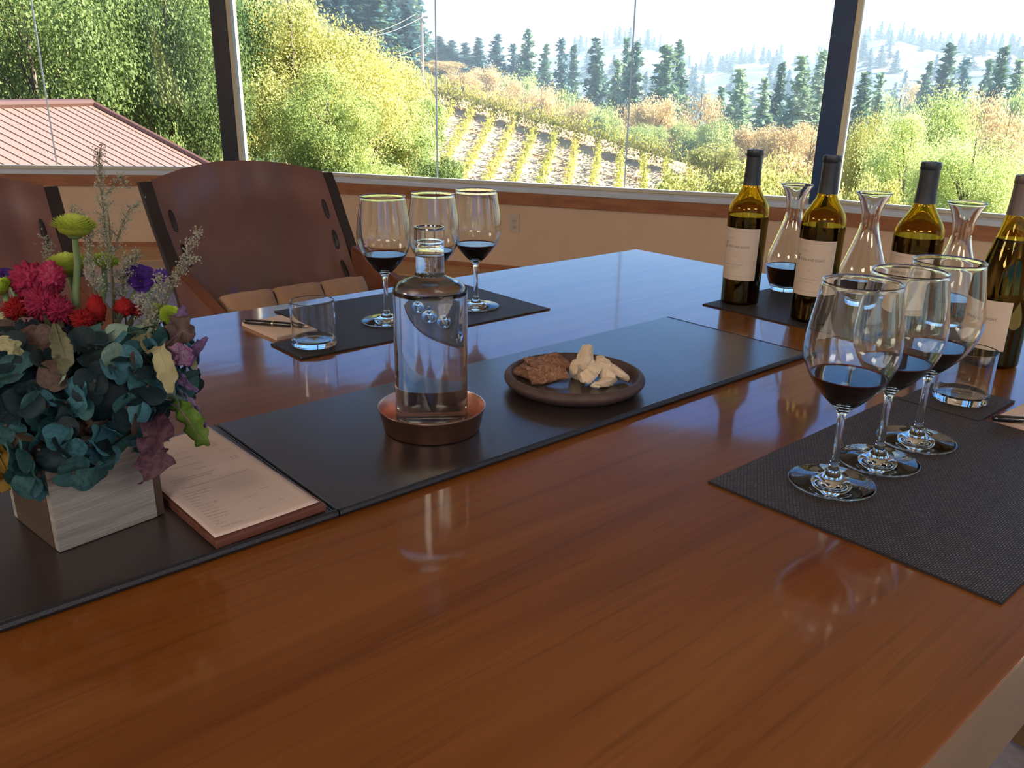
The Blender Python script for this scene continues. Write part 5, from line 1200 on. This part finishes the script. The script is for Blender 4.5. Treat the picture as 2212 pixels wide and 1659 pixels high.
leafribbon('kale_leaf', [(365, 838, 0.02), (395, 850, 0), (422, 880, 0), (440, 915, 0), (449, 940, 0)], [3, 9, 11, 9, 3], DEP, 'narrow lilac kale leaf above the green hanging one', K_purp, 2, 0.5, side=Vector((-0.5, 0.6, 0.3)))
leafribbon('kale_leaf', [(362, 800, 0.02), (385, 812, 0.01), (405, 832, 0.01), (428, 845, 0.01)], [8, 13, 8, 4], DEP, 'short lilac kale leaf pointing right below the purple bud', K_purp, 3, 0.5, side=Vector((0, 0.3, 1)))
leafribbon('kale_leaf', [(350, 755, 0.02), (370, 735, 0.01), (395, 715, 0.0), (420, 728, 0.0)], [8, 34, 40, 8], DEP, 'broad dusky purple kale leaf right of the chrysanthemum', K_dusk, 4, 0.3, side=Vector((0.4, 0.2, 0.9)))
leafribbon('kale_leaf', [(398, 790, 0.02), (415, 765, 0.015), (435, 742, 0.01), (448, 728, 0.01)], [12, 14, 9, 3], DEP, 'lilac kale leaf tip pointing up to the right', K_purp, 5, 0.3, side=Vector((0.5, 0.2, -0.5)))
leafribbon('kale_leaf', [(362, 740, 0.03), (382, 700, 0.02), (392, 675, 0.02), (398, 660, 0.02)], [10, 16, 12, 4], DEP, 'pale lilac kale leaf standing beside the right chrysanthemum', K_purp, 6, 0.4, side=Vector((1, 0, 0.2)))
leafribbon('kale_bud', [(365, 775, 0.0), (380, 765, -.01), (398, 768, -.01), (410, 790, -.01)], [12, 24, 22, 5], DEP, 'magenta-hearted lilac kale bud at the right of the arrangement', leafmat('kale_magenta', (0.14, 0.0, 0.09), (0.30, 0.12, 0.30), (0.36, 0.30, 0.42), 0.2), 7, 0.3, side=Vector((0, 0.4, 1)))
leafribbon('dried_leaf', [(312, 880, 0), (335, 905, -.02), (340, 945, -.045), (330, 985, -.06), (345, 1025, -.07)], [5, 24, 34, 30, 42], DEP, 'twisted dried purple-brown leaf drooping over the box corner', K_dry, 8, 0.38, side=Vector((1, 0.1, 0)), curl=0.5)
leafribbon('cream_leaf', [(318, 760, 0), (345, 755, -.02), (362, 800, -.02), (368, 850, -.01)], [6, 18, 24, 6], DEP-0.02, 'pale cream-green leaf curling at the right of the hydrangeas', P_cream, 9, 0.2, side=Vector((0.8, 0, 0.4)))
leafribbon('cream_leaf', [(118, 700, 0), (128, 735, -.02), (140, 770, -.03), (135, 810, -.02)], [5, 18, 22, 4], DEP-0.06, 'pale olive petal-like leaf in the middle of the dark hydrangeas', petmat('olive_leaf', (0.12, 0.13, 0.08), (0.2, 0.21, 0.13)), 10, 0.15, side=Vector((1, 0, 0)))
leafribbon('yellow_leaf', [(-15, 960, 0), (5, 1000, -.02), (20, 1030, -.03), (0, 1062, -.03)], [10, 26, 30, 6], DEP-0.03, 'old yellow-brown leaf at the left edge below the hydrangeas', K_yel, 11, 0.3, side=Vector((1, 0, 0.1)))
leafribbon('cream_leaf', [(-12, 742, 0), (10, 740, -.01), (30, 750, -.01), (48, 765, 0)], [10, 16, 16, 5], DEP-0.05, 'frilled cream-green leaf at the left edge above the hydrangeas', P_cream, 12, 0.4, side=Vector((0, 0.1, 1)))

# ------------------------------------------------------------------ autumn haze in the valley
m, n, l = newmat('valley_haze'); n.remove(n['Principled BSDF']); vs_ = n.new('ShaderNodeVolumeScatter'); vs_.inputs['Color'].default_value = (0.55, 0.80, 1.0, 1); vs_.inputs['Density'].default_value = HAZE; vs_.inputs['Anisotropy'].default_value = 0.0
l.new(vs_.outputs[0], n['Material Output'].inputs['Volume'])
if HAZE > 0:
    bm = bmesh.new(); box(bm, -260, 330, 52, 520, -30, 40); tag(obj('valley_haze', bm, m), 'pale blue haze filling the valley beyond the vineyard', 'haze', kind='stuff')
